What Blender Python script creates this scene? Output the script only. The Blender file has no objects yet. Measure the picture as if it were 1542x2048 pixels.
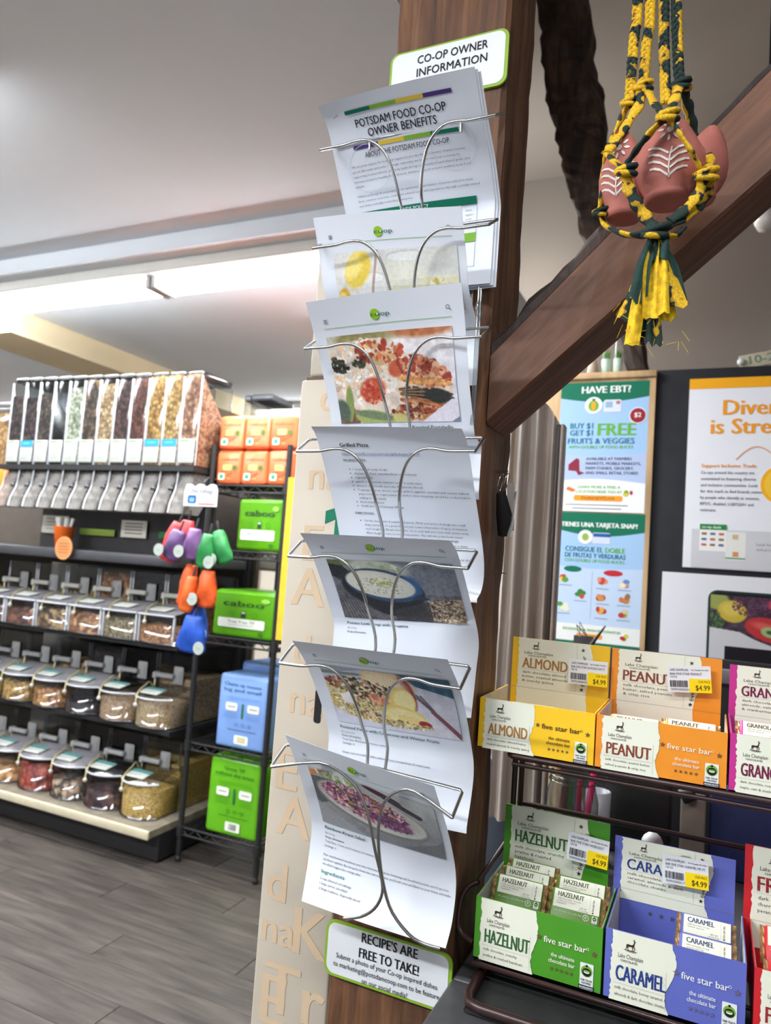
import bpy, bmesh, math, random
import numpy as np
from mathutils import Vector, Matrix
SC = bpy.context.scene; COL = SC.collection
# ---------------------------------------------------------------- camera, world, lights, exposure
CAMZ = 1.35; FPX = 1450.0
ROT = np.array([[0.90890192, 0.0341089, -0.41561267], [0.41103957, 0.09476658, 0.90667842], [0.070312, -0.99491501, 0.07211342]])
cd = bpy.data.cameras.new('camera'); cam = bpy.data.objects.new('camera', cd); COL.objects.link(cam)
cd.sensor_fit = 'HORIZONTAL'; cd.sensor_width = 36.0; cd.lens = FPX / 1542 * 36.0
cd.clip_start = 0.02; cd.clip_end = 60
cd.dof.use_dof = True; cd.dof.focus_distance = 0.92; cd.dof.aperture_fstop = 8.5
m3 = ROT @ np.diag([1.0, -1.0, -1.0])
M = Matrix([list(m3[0]) + [0], list(m3[1]) + [0], list(m3[2]) + [CAMZ], [0, 0, 0, 1]])
cam.matrix_world = M; SC.camera = cam
vs = SC.view_settings; vs.view_transform = 'Standard'; vs.look = 'None'; vs.gamma = 1.0; vs.use_curve_mapping = False
vs.exposure = 1.55
W = bpy.data.worlds.new('store_ambient'); SC.world = W; W.use_nodes = True
W.node_tree.nodes['Background'].inputs[0].default_value = (0.86, 0.92, 1.0, 1); W.node_tree.nodes['Background'].inputs[1].default_value = 0.24
def area(name, loc, sx, sy, power, col=(1, 1, 1), rot=(0, 0, 0)):
    l = bpy.data.lights.new(name, 'AREA'); l.shape = 'RECTANGLE'; l.size = sx; l.size_y = sy; l.energy = power; l.color = col
    o = bpy.data.objects.new(name, l); o.location = loc; o.rotation_euler = rot; COL.objects.link(o); return o
area('fluorescent_light', (-2.9, 2.50, 2.50), 3.6, 0.12, 32, (0.96, 0.98, 1.0))
area('fluorescent_light_far', (-4.6, 5.0, 2.50), 4.5, 0.12, 40, (0.96, 0.98, 1.0))
area('fluorescent_light_aisle', (-2.6, -0.9, 2.60), 3.4, 0.14, 62, (0.95, 0.975, 1.0))
area('fill_light_bulk_aisle', (-3.6, 1.15, 2.60), 3.0, 0.14, 13, (0.95, 0.975, 1.0))  # added frontal fill for the bulk bins, source out of view
area('fill_light_counter', (0.15, -0.1, 2.75), 1.2, 0.2, 8, (0.98, 0.98, 1.0))  # added fill for the posters and chocolate boxes, no lamp stands here
area('fill_light_back_corner', (-1.5, 3.4, 2.52), 0.9, 0.12, 12, (0.98, 0.98, 1.0))  # added to lift the dim wall beside the post, source unseen
area('fill_light_register', (-1.25, 1.75, 2.56), 0.9, 0.14, 13, (0.98, 0.98, 1.0))  # added to brighten the posters, no fixture goes with it
random.seed(7); RNG = np.random.default_rng(7)
# ---------------------------------------------------------------- helpers
def ray(px, py): return ROT @ np.array([px - 771.0, py - 1024.0, FPX])
def at(px, py, y):
    d = ray(px, py); t = y / d[1]; return Vector((d[0] * t, y, CAMZ + d[2] * t))
def atx(px, py, x):
    d = ray(px, py); t = x / d[0]; return Vector((x, d[1] * t, CAMZ + d[2] * t))
def atz(px, py, z):
    d = ray(px, py); t = (z - CAMZ) / d[2]; return Vector((d[0] * t, d[1] * t, z))
def lin(c):
    c = np.asarray(c, float) / 255.0
    return np.where(c <= 0.04045, c / 12.92, ((c + 0.055) / 1.055) ** 2.4)
def lin4(c): return tuple(float(x) for x in lin(c)) + (1.0,)
MATS = {}
class NT:
    def __init__(s, name):
        s.m = bpy.data.materials.new(name); s.m.use_nodes = True; s.t = s.m.node_tree; s.n = s.t.nodes
        s.b = s.n['Principled BSDF']; s.out = s.n['Material Output']
    def new(s, t, **k):
        n = s.n.new(t)
        for a, b in k.items(): setattr(n, a, b)
        return n
    def link(s, a, b): s.t.links.new(a, b)
    def coord(s, scale=(1, 1, 1), rot=(0, 0, 0), which='Object'):
        c = s.new('ShaderNodeTexCoord'); m = s.new('ShaderNodeMapping'); m.inputs['Scale'].default_value = scale; m.inputs['Rotation'].default_value = rot
        s.link(c.outputs[which], m.inputs[0]); return m.outputs[0]
    def noise(s, co, scale, detail=4, rough=0.55, dist=0):
        n = s.new('ShaderNodeTexNoise'); n.inputs['Scale'].default_value = scale; n.inputs['Detail'].default_value = detail
        n.inputs['Roughness'].default_value = rough; n.inputs['Distortion'].default_value = dist; s.link(co, n.inputs['Vector']); return n.outputs['Fac']
    def ramp(s, fac, stops, interp='LINEAR'):
        r = s.new('ShaderNodeValToRGB'); e = r.color_ramp.elements; r.color_ramp.interpolation = interp
        while len(e) < len(stops): e.new(0.5)
        for i, (p, c) in enumerate(stops): e[i].position = p; e[i].color = lin4(c)
        s.link(fac, r.inputs[0]); return r.outputs[0]
    def bump(s, h, strength=0.3, dist=0.002):
        b = s.new('ShaderNodeBump'); b.inputs['Strength'].default_value = strength; b.inputs['Distance'].default_value = dist
        s.link(h, b.inputs['Height']); s.link(b.outputs[0], s.b.inputs['Normal'])
def mat(name, rgb, rough=0.5, metal=0.0, vary=0.05, scale=20, emit=None, estr=0, bump=0, spec=0.5):
    if name in MATS: return MATS[name]
    t = NT(name); c = np.asarray(rgb, float); co = t.coord()
    f = t.noise(co, scale, 3)
    col = t.ramp(f, [(0.3, np.clip(c * (1 - vary), 0, 255)), (0.7, np.clip(c * (1 + vary), 0, 255))])
    t.link(col, t.b.inputs['Base Color']); t.b.inputs['Roughness'].default_value = rough; t.b.inputs['Metallic'].default_value = metal
    t.b.inputs['Specular IOR Level'].default_value = spec
    if emit is not None:
        t.b.inputs['Emission Color'].default_value = lin4(emit); t.b.inputs['Emission Strength'].default_value = estr
    if bump: t.bump(t.noise(co, scale * 4, 4), bump, 0.001)
    MATS[name] = t.m; return t.m
def wood(name, dark, midc, light, rot=(0, 0, 0), sc=(22, 22, 1.6), rough=0.62, bump=0.5):
    t = NT(name); base = t.coord((1, 1, 1), rot)
    def scaled(q):
        m = t.new('ShaderNodeMapping'); m.inputs['Scale'].default_value = q; t.link(base, m.inputs[0]); return m.outputs[0]
    co = scaled(sc); co2 = scaled((3, 3, 0.7))
    f = t.noise(co, 2.2, 8, 0.62, 0.6); g = t.noise(co2, 2.5, 4)
    c1 = t.ramp(f, [(0.28, dark), (0.5, midc), (0.72, light)])
    c2 = t.ramp(g, [(0.35, (150, 150, 150)), (0.65, (255, 255, 255))])
    mx = t.new('ShaderNodeMix', data_type='RGBA', blend_type='MULTIPLY'); mx.inputs[0].default_value = 0.7
    t.link(c1, mx.inputs[6]); t.link(c2, mx.inputs[7]); t.link(mx.outputs[2], t.b.inputs['Base Color'])
    t.b.inputs['Roughness'].default_value = rough; t.bump(f, bump, 0.003); MATS[name] = t.m; return t.m
def clear(name, tint=(235, 238, 240), gloss=0.12, rough=0.08):
    if name in MATS: return MATS[name]
    t = NT(name); t.n.remove(t.b)
    tr = t.new('ShaderNodeBsdfTransparent'); tr.inputs[0].default_value = lin4(tint)
    gl = t.new('ShaderNodeBsdfGlossy'); gl.inputs['Roughness'].default_value = rough
    fr = t.new('ShaderNodeLayerWeight'); fr.inputs['Blend'].default_value = 0.25
    ma = t.new('ShaderNodeMath', operation='ADD'); ma.inputs[1].default_value = gloss * 0.4
    ml = t.new('ShaderNodeMath', operation='MULTIPLY'); ml.inputs[1].default_value = 0.45
    t.link(fr.outputs['Fresnel'], ml.inputs[0]); t.link(ml.outputs[0], ma.inputs[0])
    mx = t.new('ShaderNodeMixShader'); t.link(ma.outputs[0], mx.inputs[0]); t.link(tr.outputs[0], mx.inputs[1]); t.link(gl.outputs[0], mx.inputs[2])
    t.link(mx.outputs[0], t.out.inputs[0]); MATS[name] = t.m; return t.m
def grains(name, cols, scale=70):
    t = NT(name); co = t.coord()
    v = t.new('ShaderNodeTexVoronoi'); v.inputs['Scale'].default_value = scale; t.link(co, v.inputs['Vector'])
    sp = t.new('ShaderNodeSeparateColor'); t.link(v.outputs['Color'], sp.inputs[0])
    n = len(cols); col = t.ramp(sp.outputs[0], [(i / n, c) for i, c in enumerate(cols)], 'CONSTANT')
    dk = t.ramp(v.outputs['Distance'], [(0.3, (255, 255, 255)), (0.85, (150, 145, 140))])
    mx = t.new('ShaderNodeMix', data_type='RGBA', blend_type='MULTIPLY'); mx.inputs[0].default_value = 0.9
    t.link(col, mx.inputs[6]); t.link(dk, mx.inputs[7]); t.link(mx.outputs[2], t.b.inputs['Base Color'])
    iv = t.new('ShaderNodeMath', operation='MULTIPLY'); iv.inputs[1].default_value = -1; t.link(v.outputs['Distance'], iv.inputs[0])
    t.b.inputs['Roughness'].default_value = 0.6; t.bump(iv.outputs[0], 0.4, 0.003); MATS[name] = t.m; return t.m
class MB:
    def __init__(s): s.v = []; s.f = []; s.m = []; s.sm = []
    def add(s, vs_, fs, mi=0, smooth=False):
        o = len(s.v); s.v += [tuple(p) for p in vs_]
        for f in fs: s.f.append(tuple(i + o for i in f)); s.m.append(mi); s.sm.append(smooth)
        return s
    def box(s, x0, x1, y0, y1, z0, z1, mi=0, M=None):
        p = [Vector((x, y, z)) for z in (z0, z1) for y in (y0, y1) for x in (x0, x1)]
        if M: p = [M @ q for q in p]
        return s.add(p, [(0, 2, 3, 1), (4, 5, 7, 6), (0, 1, 5, 4), (2, 6, 7, 3), (0, 4, 6, 2), (1, 3, 7, 5)], mi)
    def rbox(s, x0, x1, y0, y1, z0, z1, b=0.005, seg=2, mi=0, M=None, smooth=True):
        bm = bmesh.new(); bmesh.ops.create_cube(bm, size=1)
        for v in bm.verts: v.co = Vector((x0 + (v.co.x + .5) * (x1 - x0), y0 + (v.co.y + .5) * (y1 - y0), z0 + (v.co.z + .5) * (z1 - z0)))
        bmesh.ops.bevel(bm, geom=bm.edges[:], offset=b, segments=seg, affect='EDGES', profile=0.5)
        bm.verts.index_update(); p = [M @ v.co if M else v.co.copy() for v in bm.verts]
        s.add(p, [[v.index for v in f.verts] for f in bm.faces], mi, smooth); bm.free(); return s
    def prism(s, poly, y0, y1, mi=0, M=None):
        n = len(poly); p = [Vector((x, y0, z)) for x, z in poly] + [Vector((x, y1, z)) for x, z in poly]
        if M: p = [M @ q for q in p]
        return s.add(p, [tuple(range(n))[::-1], tuple(range(n, 2 * n))] + [(i, (i + 1) % n, n + (i + 1) % n, n + i) for i in range(n)], mi)
    def prismx(s, poly, x0, x1, mi=0):
        n = len(poly); p = [Vector((x0, y, z)) for y, z in poly] + [Vector((x1, y, z)) for y, z in poly]
        return s.add(p, [tuple(range(n)), tuple(range(n, 2 * n))[::-1]] + [(i, n + i, n + (i + 1) % n, (i + 1) % n) for i in range(n)], mi)
    def tube(s, pts, r, n=8, mi=0, flat=1.0, closed=False):
        P = [Vector(p) for p in pts]; N = len(P); rs = r if hasattr(r, '__len__') else [r] * N
        T = [((P[(i + 1) % N] if closed else P[min(i + 1, N - 1)]) - (P[i - 1] if closed else P[max(i - 1, 0)])).normalized() for i in range(N)]
        a = Vector((0, 0, 1)) if abs(T[0].z) < 0.9 else Vector((0, 1, 0)); u = T[0].cross(a).normalized(); vv = []
        for i in range(N):
            u = (u - T[i] * u.dot(T[i])).normalized(); w = T[i].cross(u)
            for k in range(n):
                an = 2 * math.pi * k / n; vv.append(P[i] + (u * math.cos(an) + w * math.sin(an) * flat) * rs[i])
        fs = [(i * n + k, i * n + (k + 1) % n, ((i + 1) % N) * n + (k + 1) % n, ((i + 1) % N) * n + k) for i in range(N if closed else N - 1) for k in range(n)]
        s.add(vv, fs, mi, True)
        if not closed: s.add(vv[:n] + vv[-n:], [tuple(range(n))[::-1], tuple(range(n, 2 * n))], mi, False)
        return s
    def cyl(s, p0, p1, r0, r1=None, n=16, mi=0): return s.tube([p0, p1], [r0, r0 if r1 is None else r1], n, mi)
    def lathe(s, prof, c, n=24, mi=0, smooth=True):
        c = Vector(c); vv = []
        for r, z in prof: vv += [c + Vector((r * math.cos(2 * math.pi * k / n), r * math.sin(2 * math.pi * k / n), z)) for k in range(n)]
        fs = [(i * n + k, i * n + (k + 1) % n, (i + 1) * n + (k + 1) % n, (i + 1) * n + k) for i in range(len(prof) - 1) for k in range(n)]
        return s.add(vv, fs, mi, smooth)
    def ball(s, c, rx, ry, rz, n=12, mi=0, jit=0):
        c = Vector(c); vv = []; m = n // 2 + 1
        for i in range(m):
            th = math.pi * i / (m - 1)
            for k in range(n):
                j = 1 + random.uniform(-jit, jit); ph = 2 * math.pi * k / n
                vv.append(c + Vector((rx * math.sin(th) * math.cos(ph) * j, ry * math.sin(th) * math.sin(ph) * j, rz * math.cos(th) * j)))
        fs = [(i * n + k, (i + 1) * n + k, (i + 1) * n + (k + 1) % n, i * n + (k + 1) % n) for i in range(m - 1) for k in range(n)]
        return s.add(vv, fs, mi, True)
    def grid(s, g, mi=0, smooth=True):
        r, c = len(g), len(g[0])
        return s.add([p for row in g for p in row], [(i * c + j, i * c + j + 1, (i + 1) * c + j + 1, (i + 1) * c + j) for i in range(r - 1) for j in range(c - 1)], mi, smooth)
    def build(s, name, mats, parent=None, kind=None):
        me = bpy.data.meshes.new(name); off = parent_loc(parent)
        me.from_pydata([(p[0] - off[0], p[1] - off[1], p[2] - off[2]) for p in s.v], [], s.f)
        for m_ in (mats if isinstance(mats, (list, tuple)) else [mats]): me.materials.append(m_)
        me.polygons.foreach_set('material_index', s.m); me.polygons.foreach_set('use_smooth', s.sm); me.update()
        o = bpy.data.objects.new(name, me); COL.objects.link(o)
        if parent: o.parent = parent
        if kind: o['kind'] = kind
        return o
def parent_loc(p):
    v = Vector((0, 0, 0))
    while p: v += p.location; p = p.parent
    return v
def thing(name, label, cat, loc, group=None):
    o = bpy.data.objects.new(name, None); COL.objects.link(o); o.location = loc; o.empty_display_size = 0.02; return tag(o, label, cat, group)
def tag(o, label, cat=None, group=None, kind=None):
    o['label'] = label
    if cat: o['category'] = cat
    if group: o['group'] = group
    if kind: o['kind'] = kind
    return o
# ---------------------------------------------------------------- flat print: lettering, logos and photographs as thin coloured polygons
def print_mat():
    t = NT('print_ink'); a = t.new('ShaderNodeAttribute'); a.attribute_name = 'ink'; t.link(a.outputs['Color'], t.b.inputs['Base Color'])
    t.b.inputs['Roughness'].default_value = 0.6; t.b.inputs['Specular IOR Level'].default_value = 0.25; return t.m
INK = print_mat()
_fd = bpy.data.curves.new('lettering_source', 'FONT'); _fo = bpy.data.objects.new('lettering_source', _fd); COL.objects.link(_fo); _gc = {}
def glyph_mesh(s, bold, res):
    k = (s, bold, res)
    if k not in _gc:
        _fd.body = s; _fd.offset = bold; _fd.resolution_u = res; _fd.fill_mode = 'FRONT'; _fd.dimensions = '2D'
        dg = bpy.context.evaluated_depsgraph_get(); dg.update()
        me = bpy.data.meshes.new_from_object(_fo.evaluated_get(dg)); n = len(me.vertices); a = np.zeros(n * 3); me.vertices.foreach_get('co', a)
        fs = [tuple(p.vertices) for p in me.polygons]; bpy.data.meshes.remove(me); _gc[k] = (a.reshape(-1, 3)[:, :2].copy(), fs)
    return _gc[k]
CAP = None
def cap_h():
    global CAP
    if CAP is None: CAP = glyph_mesh('H', 0, 2)[0][:, 1].max()
    return CAP
class Print:
    """u to the right, v downwards, metres."""
    def __init__(s): s.e = []
    def raw(s, p, fs, col, layer=1):
        p = np.asarray(p, float); c = lin(col)
        if c.ndim == 1: c = np.tile(c, (len(p), 1))
        s.e.append((p, fs, c, layer))
    def poly(s, pts, col, layer=1): s.raw(pts, [tuple(range(len(pts)))], col, layer)
    def rect(s, u0, v0, u1, v1, col, layer=1, step=None):
        if step is None: s.poly([(u0, v0), (u1, v0), (u1, v1), (u0, v1)], col, layer); return
        nx = max(1, int((u1 - u0) / step)); ny = max(1, int((v1 - v0) / step)); U, V = np.meshgrid(np.linspace(u0, u1, nx + 1), np.linspace(v0, v1, ny + 1))
        s.raw(np.stack([U.ravel(), V.ravel()], 1), [(j * (nx + 1) + i, j * (nx + 1) + i + 1, (j + 1) * (nx + 1) + i + 1, (j + 1) * (nx + 1) + i) for j in range(ny) for i in range(nx)], col, layer)
    def rrect(s, u0, v0, u1, v1, r, col, layer=1):
        p = []
        for cx, cy, a0 in ((u1 - r, v0 + r, -90), (u1 - r, v1 - r, 0), (u0 + r, v1 - r, 90), (u0 + r, v0 + r, 180)):
            p += [(cx + r * math.cos(math.radians(a0 + t)), cy + r * math.sin(math.radians(a0 + t))) for t in (0, 22, 45, 68, 90)]
        s.poly(p, col, layer)
    def ell(s, cx, cy, rx, ry, col, layer=1, n=24, rot=0):
        cr, sr = math.cos(rot), math.sin(rot); p = []
        for k in range(n):
            a = 2 * math.pi * k / n; x, y = rx * math.cos(a), ry * math.sin(a); p.append((cx + x * cr - y * sr, cy + x * sr + y * cr))
        s.poly(p, col, layer)
    def ring(s, cx, cy, r, w, col, layer=1, n=20):
        p = [(cx + q * math.cos(2 * math.pi * k / n), cy + q * math.sin(2 * math.pi * k / n)) for q in (r, r - w) for k in range(n)]
        s.raw(p, [(k, (k + 1) % n, n + (k + 1) % n, n + k) for k in range(n)], col, layer)
    def line(s, a, b, w, col, layer=1):
        d = np.array(b, float) - np.array(a, float); L = np.hypot(*d); nrm = np.array([-d[1], d[0]]) / L * w / 2
        s.poly([np.array(a) + nrm, np.array(b) + nrm, np.array(b) - nrm, np.array(a) - nrm], col, layer)
    def curve(s, pts, w, col, layer=1):
        for a, b in zip(pts[:-1], pts[1:]): s.line(a, b, w, col, layer)
    def dots(s, a, b, w, gap, col, layer=1):
        a = np.array(a, float); b = np.array(b, float); L = np.hypot(*(b - a)); n = max(2, int(L / gap)); d = (b - a) / L
        for i in range(n): s.line(a + d * L * i / n, a + d * (L * i / n + gap * 0.5), w, col, layer)
    def star(s, cx, cy, r, col, layer=1, rot=0):
        p = [(cx + (r if k % 2 == 0 else r * .42) * math.sin(math.pi * k / 5 + rot), cy - (r if k % 2 == 0 else r * .42) * math.cos(math.pi * k / 5 + rot)) for k in range(10)]
        s.poly(p, col, layer)
    def text(s, t, u, v, h, col, w=None, align='L', bold=0.0, layer=2, rot=0, shear=0, cond=1.0, res=2):
        """cap height h, baseline at v; w fits the width."""
        if bold > .006:
            d = bold * 1.3 * h
            for q in (-d, d): s.text(t, u + q * math.cos(rot), v + q * math.sin(rot), h, col, w, align, 0, layer, rot, shear, cond, res)
            if d > .03 * h: s.text(t, u, v, h, col, w, align, 0, layer, rot, shear, cond, res)
            return
        g, fs = glyph_mesh(t, 0, res)
        if not len(g): return
        g = g.copy(); sc = h / cap_h(); g[:, 0] -= g[:, 0].min(); gw = g[:, 0].max()
        sx = sc * cond if w is None else w / gw
        x = g[:, 0] * sx + shear * g[:, 1] * sc; y = -g[:, 1] * sc
        x = x - (0 if align == 'L' else gw * sx / 2 if align == 'C' else gw * sx)
        c, q = math.cos(rot), math.sin(rot); s.raw(np.stack([u + x * c - y * q, v + x * q + y * c], 1), fs, col, layer)
    def lines(s, ts, u, v, h, dv, col, w=None, **k):
        L = max(len(t) for t in ts)
        for i, t in enumerate(ts):
            if t: s.text(t, u, v + i * dv, h, col, **k)
    def image(s, im, u0, v0, u1, v1, layer=1):
        h, w, _ = im.shape; im = np.clip(im, 0, 255); g_ = im.mean(2, keepdims=True); im = (g_ + (im - g_) * .86) * .93 + 14; U, V = np.meshgrid(np.linspace(u0, u1, w), np.linspace(v0, v1, h)); i = np.arange(h * w).reshape(h, w)
        fs = np.stack([i[:-1, :-1], i[:-1, 1:], i[1:, 1:], i[1:, :-1]], -1).reshape(-1, 4).tolist()
        s.raw(np.stack([U.ravel(), V.ravel()], 1), fs, np.clip(im.reshape(-1, 3), 0, 255), layer)
    def bars(s, u0, v0, u1, v1, n=26, layer=2, seed=1):
        r = random.Random(seed); x = u0; st = (u1 - u0) / n
        while x < u1 - st:
            w = st * r.choice((.4, .7, 1.0)); s.rect(x, v0, x + w, v1, (35, 35, 40), layer); x += w + st * r.choice((.35, .6, .8))
    def build(s, name, fmap, parent, eps=0.0004, step=0.00016):
        off = np.array(parent_loc(parent)); V = []; F = []; Cc = []; o = 0; cnt = {}; tot = {}
        for e_ in s.e: tot[e_[3]] = tot.get(e_[3], 0) + 1
        for p, fs, c, l in s.e:
            cnt[l] = cnt.get(l, 0) + 1
            q, n = fmap(p); V.append(q + n * (eps + step * (l + .85 * cnt[l] / (tot[l] + 1))) - off); F += [tuple(i + o for i in f) for f in fs]; Cc.append(c); o += len(p)
        V = np.concatenate(V); Cc = np.concatenate(Cc); me = bpy.data.meshes.new(name); me.from_pydata(V.tolist(), [], F); me.materials.append(INK)
        at_ = me.color_attributes.new('ink', 'FLOAT_COLOR', 'POINT'); at_.data.foreach_set('color', np.concatenate([Cc, np.ones((len(Cc), 1))], 1).astype(np.float32).ravel())
        ob = bpy.data.objects.new(name, me); COL.objects.link(ob); ob.parent = parent; return ob
def plane_map(p0, U, V):
    p0 = np.array(p0, float); U = np.array(U, float); V = np.array(V, float); U /= np.linalg.norm(U); V /= np.linalg.norm(V); n = np.cross(V, U)
    n = n / np.linalg.norm(n)
    return lambda p: (p0 + p[:, :1] * U + p[:, 1:] * V, np.tile(n, (len(p), 1)))
def front_map(x0, y, z1): return plane_map((x0, y, z1), (1, 0, 0), (0, 0, -1))
# ---------------------------------------------------------------- painting of the small printed photographs (arrays worked out here)
def vnoise(h, w, cells, seed=0):
    r = np.random.default_rng(seed); cy = max(2, int(cells * h / w) + 2); cx = cells + 2; g = r.random((cy, cx))
    y = np.linspace(0, cy - 1.001, h); x = np.linspace(0, cx - 1.001, w); yi = y.astype(int); xi = x.astype(int); fy = (y - yi)[:, None]; fx = (x - xi)[None]
    fy = fy * fy * (3 - 2 * fy); fx = fx * fx * (3 - 2 * fx)
    return g[yi][:, xi] * (1 - fy) * (1 - fx) + g[yi][:, xi + 1] * (1 - fy) * fx + g[yi + 1][:, xi] * fy * (1 - fx) + g[yi + 1][:, xi + 1] * fy * fx
class Img:
    def __init__(s, w, h, bg):
        s.w, s.h = w, h; s.a = np.zeros((h, w, 3)) + np.array(bg, float); s.X, s.Y = np.meshgrid((np.arange(w) + .5) / w, (np.arange(h) + .5) / w); s.asp = h / w
    def blend(s, m, col, sl=None):
        a = s.a if sl is None else s.a[sl]; a += (np.array(col, float) - a) * m[..., None]
    def grad(s, c0, c1, ax=1):
        t = (s.Y / s.asp if ax else s.X)[..., None]; s.a = np.array(c0, float) * (1 - t) + np.array(c1, float) * t
    def ell(s, cx, cy, rx, ry, col, rot=0, soft=0.15, a=1.0):
        R = max(rx, ry) * 1.3 + 2 / s.w; x0, x1 = int(max(0, (cx - R) * s.w)), int(min(s.w, (cx + R) * s.w + 1)); y0, y1 = int(max(0, (cy - R) * s.w)), int(min(s.h, (cy + R) * s.w + 1))
        if x1 <= x0 or y1 <= y0: return
        sl = (slice(y0, y1), slice(x0, x1)); dx = s.X[sl] - cx; dy = s.Y[sl] - cy; c, q = math.cos(rot), math.sin(rot)
        d = np.hypot((dx * c + dy * q) / rx, (-dx * q + dy * c) / ry); sf = max(soft, 0.8 / s.w / min(rx, ry)); s.blend(np.clip((1 - d) / sf + .5, 0, 1) * a, col, sl)
    def poly(s, pts, col, a=1.0):
        m = np.zeros((s.h, s.w), bool); n = len(pts)
        for i in range(n):
            x0, y0 = pts[i]; x1, y1 = pts[(i + 1) % n]
            if y0 == y1: continue
            c = ((y0 > s.Y) != (y1 > s.Y)) & (s.X < (x1 - x0) * (s.Y - y0) / (y1 - y0) + x0); m ^= c
        s.blend(m * a, col)
    def line(s, x0, y0, x1, y1, w, col, a=1.0):
        dx, dy = x1 - x0, y1 - y0; L2 = dx * dx + dy * dy; t = np.clip(((s.X - x0) * dx + (s.Y - y0) * dy) / L2, 0, 1); d = np.hypot(s.X - x0 - t * dx, s.Y - y0 - t * dy)
        s.blend(np.clip((w / 2 - d) * s.w + .5, 0, 1) * a, col)
    def scatter(s, n, cx, cy, rx, ry, size, cols, seed=0, asp=(0.4, 1), rot=None, tilt=0, soft=.3, a=1):
        r = random.Random(seed); ct, st = math.cos(tilt), math.sin(tilt)
        for _ in range(int(n * 2.0)):
            th = r.uniform(0, 6.283); q = math.sqrt(r.random()); x, y = q * rx * math.cos(th), q * ry * math.sin(th); f_ = r.uniform(.84, 1.12); z = max(.006, r.uniform(*size) * .66)
            s.ell(cx + x * ct - y * st, cy + x * st + y * ct, z, z * r.uniform(*asp), [min(255, c * f_) for c in r.choice(cols)], r.uniform(0, 3.14) if rot is None else rot + r.uniform(-.4, .4), soft, a)
    def noise(s, amp, cells, seed=0, mask=None):
        n = (vnoise(s.h, s.w, cells, seed) - .5) * 2 * amp; s.a += (n if mask is None else n * mask)[..., None]
# ---------------------------------------------------------------- the setting
WHITE = mat('ceiling_paint', (220, 225, 231), 0.9, vary=0.01, scale=2)
CREAMPAINT = mat('cream_paint', (232, 214, 178), 0.85, vary=0.015, scale=3)
TAUPE = mat('taupe_paint', (176, 167, 158), 0.9, vary=0.02, scale=2)
def struct(mb, name, m, parent=None, label=None):
    o = mb.build(name, m, parent)
    if parent is None: o['kind'] = 'structure'
    if label: o['label'] = label
    return o
fl = struct(MB().box(-8, 4, -3, 9, -0.06, -0.006), 'floor', mat('floor_joint', (58, 50, 45), 0.8))
def plank_mat():
    t = NT('vinyl_plank'); co = t.coord((1.1, 11, 11)); oi = t.new('ShaderNodeObjectInfo')
    ad = t.new('ShaderNodeVectorMath', operation='ADD'); sc = t.new('ShaderNodeVectorMath', operation='SCALE'); cb = t.new('ShaderNodeCombineXYZ')
    for i in range(3): t.link(oi.outputs['Random'], cb.inputs[i])
    t.link(cb.outputs[0], sc.inputs[0]); sc.inputs['Scale'].default_value = 37.0; t.link(co, ad.inputs[0]); t.link(sc.outputs[0], ad.inputs[1])
    f = t.noise(ad.outputs[0], 3.0, 7, 0.6, 0.4)
    c = t.ramp(f, [(0.3, (50, 46, 43)), (0.5, (70, 65, 61)), (0.7, (88, 82, 77))])
    rb = t.ramp(oi.outputs['Random'], [(0, (215, 211, 208)), (1, (255, 252, 248))])
    mx = t.new('ShaderNodeMix', data_type='RGBA', blend_type='MULTIPLY'); mx.inputs[0].default_value = 0.8
    t.link(c, mx.inputs[6]); t.link(rb, mx.inputs[7]); t.link(mx.outputs[2], t.b.inputs['Base Color']); t.b.inputs['Roughness'].default_value = 0.5
    t.b.inputs['Specular IOR Level'].default_value = 0.35; t.bump(f, 0.25, 0.001); return t.m
pm = MB().rbox(0.001, 1.219, 0.001, 0.151, -0.006, 0.0, 0.0012, 1, smooth=False).build('plank', plank_mat(), fl)
first = True
for r in range(21):
    x = -5.4 + (r * 0.47) % 1.22
    while x < -0.5:
        o = pm if first else pm.copy()
        if not first: COL.objects.link(o)
        first = False; o.location = (x, 1.15 + r * 0.152, 0); x += 1.22
XC = -0.74
struct(MB().box(-8, XC, -3, 2.33, 2.70, 2.78).box(-8, XC, 2.33, 2.352, 2.63, 2.78), 'ceiling', WHITE)
struct(MB().box(-8, -0.95, 2.352, 7.7, 2.63, 2.78), 'ceiling', WHITE)
struct(MB().box(-2.2, 4, -3, 4.3, 3.75, 3.85), 'ceiling', TAUPE)
struct(MB().box(XC - .02, XC, -3, 2.352, 2.78, 3.75).box(-.97, -.95, 2.352, 3.2, 2.78, 3.75).box(-.95, XC, 2.34, 2.352, 2.63, 3.75), 'trim_1', TAUPE)
struct(MB().box(-4.0, -3.6, 2.70, 9, 2.49, 2.63), 'ceiling_beam', CREAMPAINT, label='cream boxed beam running away under the ceiling')
struct(MB().box(-8, -1.6, 7.6, 7.7, 0, 2.63), 'wall_back', mat('wall_paint', (214, 205, 190), 0.9, vary=0.01))
struct(MB().box(-1.3, 3.2, 4.2, 4.3, 0, 3.75), 'wall_back', TAUPE)
struct(MB().box(-1.6, -1.3, 4.2, 7.7, 0, 2.63), 'wall_right', MATS['wall_paint'])
struct(MB().box(-8.1, -8, -3, 7.7, 0, 2.7), 'wall_left', MATS['wall_paint'])
struct(MB().box(3.2, 3.3, -3, 7.7, 0, 3.75), 'wall_right', MATS['taupe_paint'])
TUBE = mat('lit_tube', (255, 255, 255), 0.4, emit=(247, 251, 255), estr=12.0)
HOUS = mat('fixture_enamel', (222, 219, 212), 0.5, vary=0.01)
PLAST_G = mat('socket_plastic', (190, 190, 190), 0.5)
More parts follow.
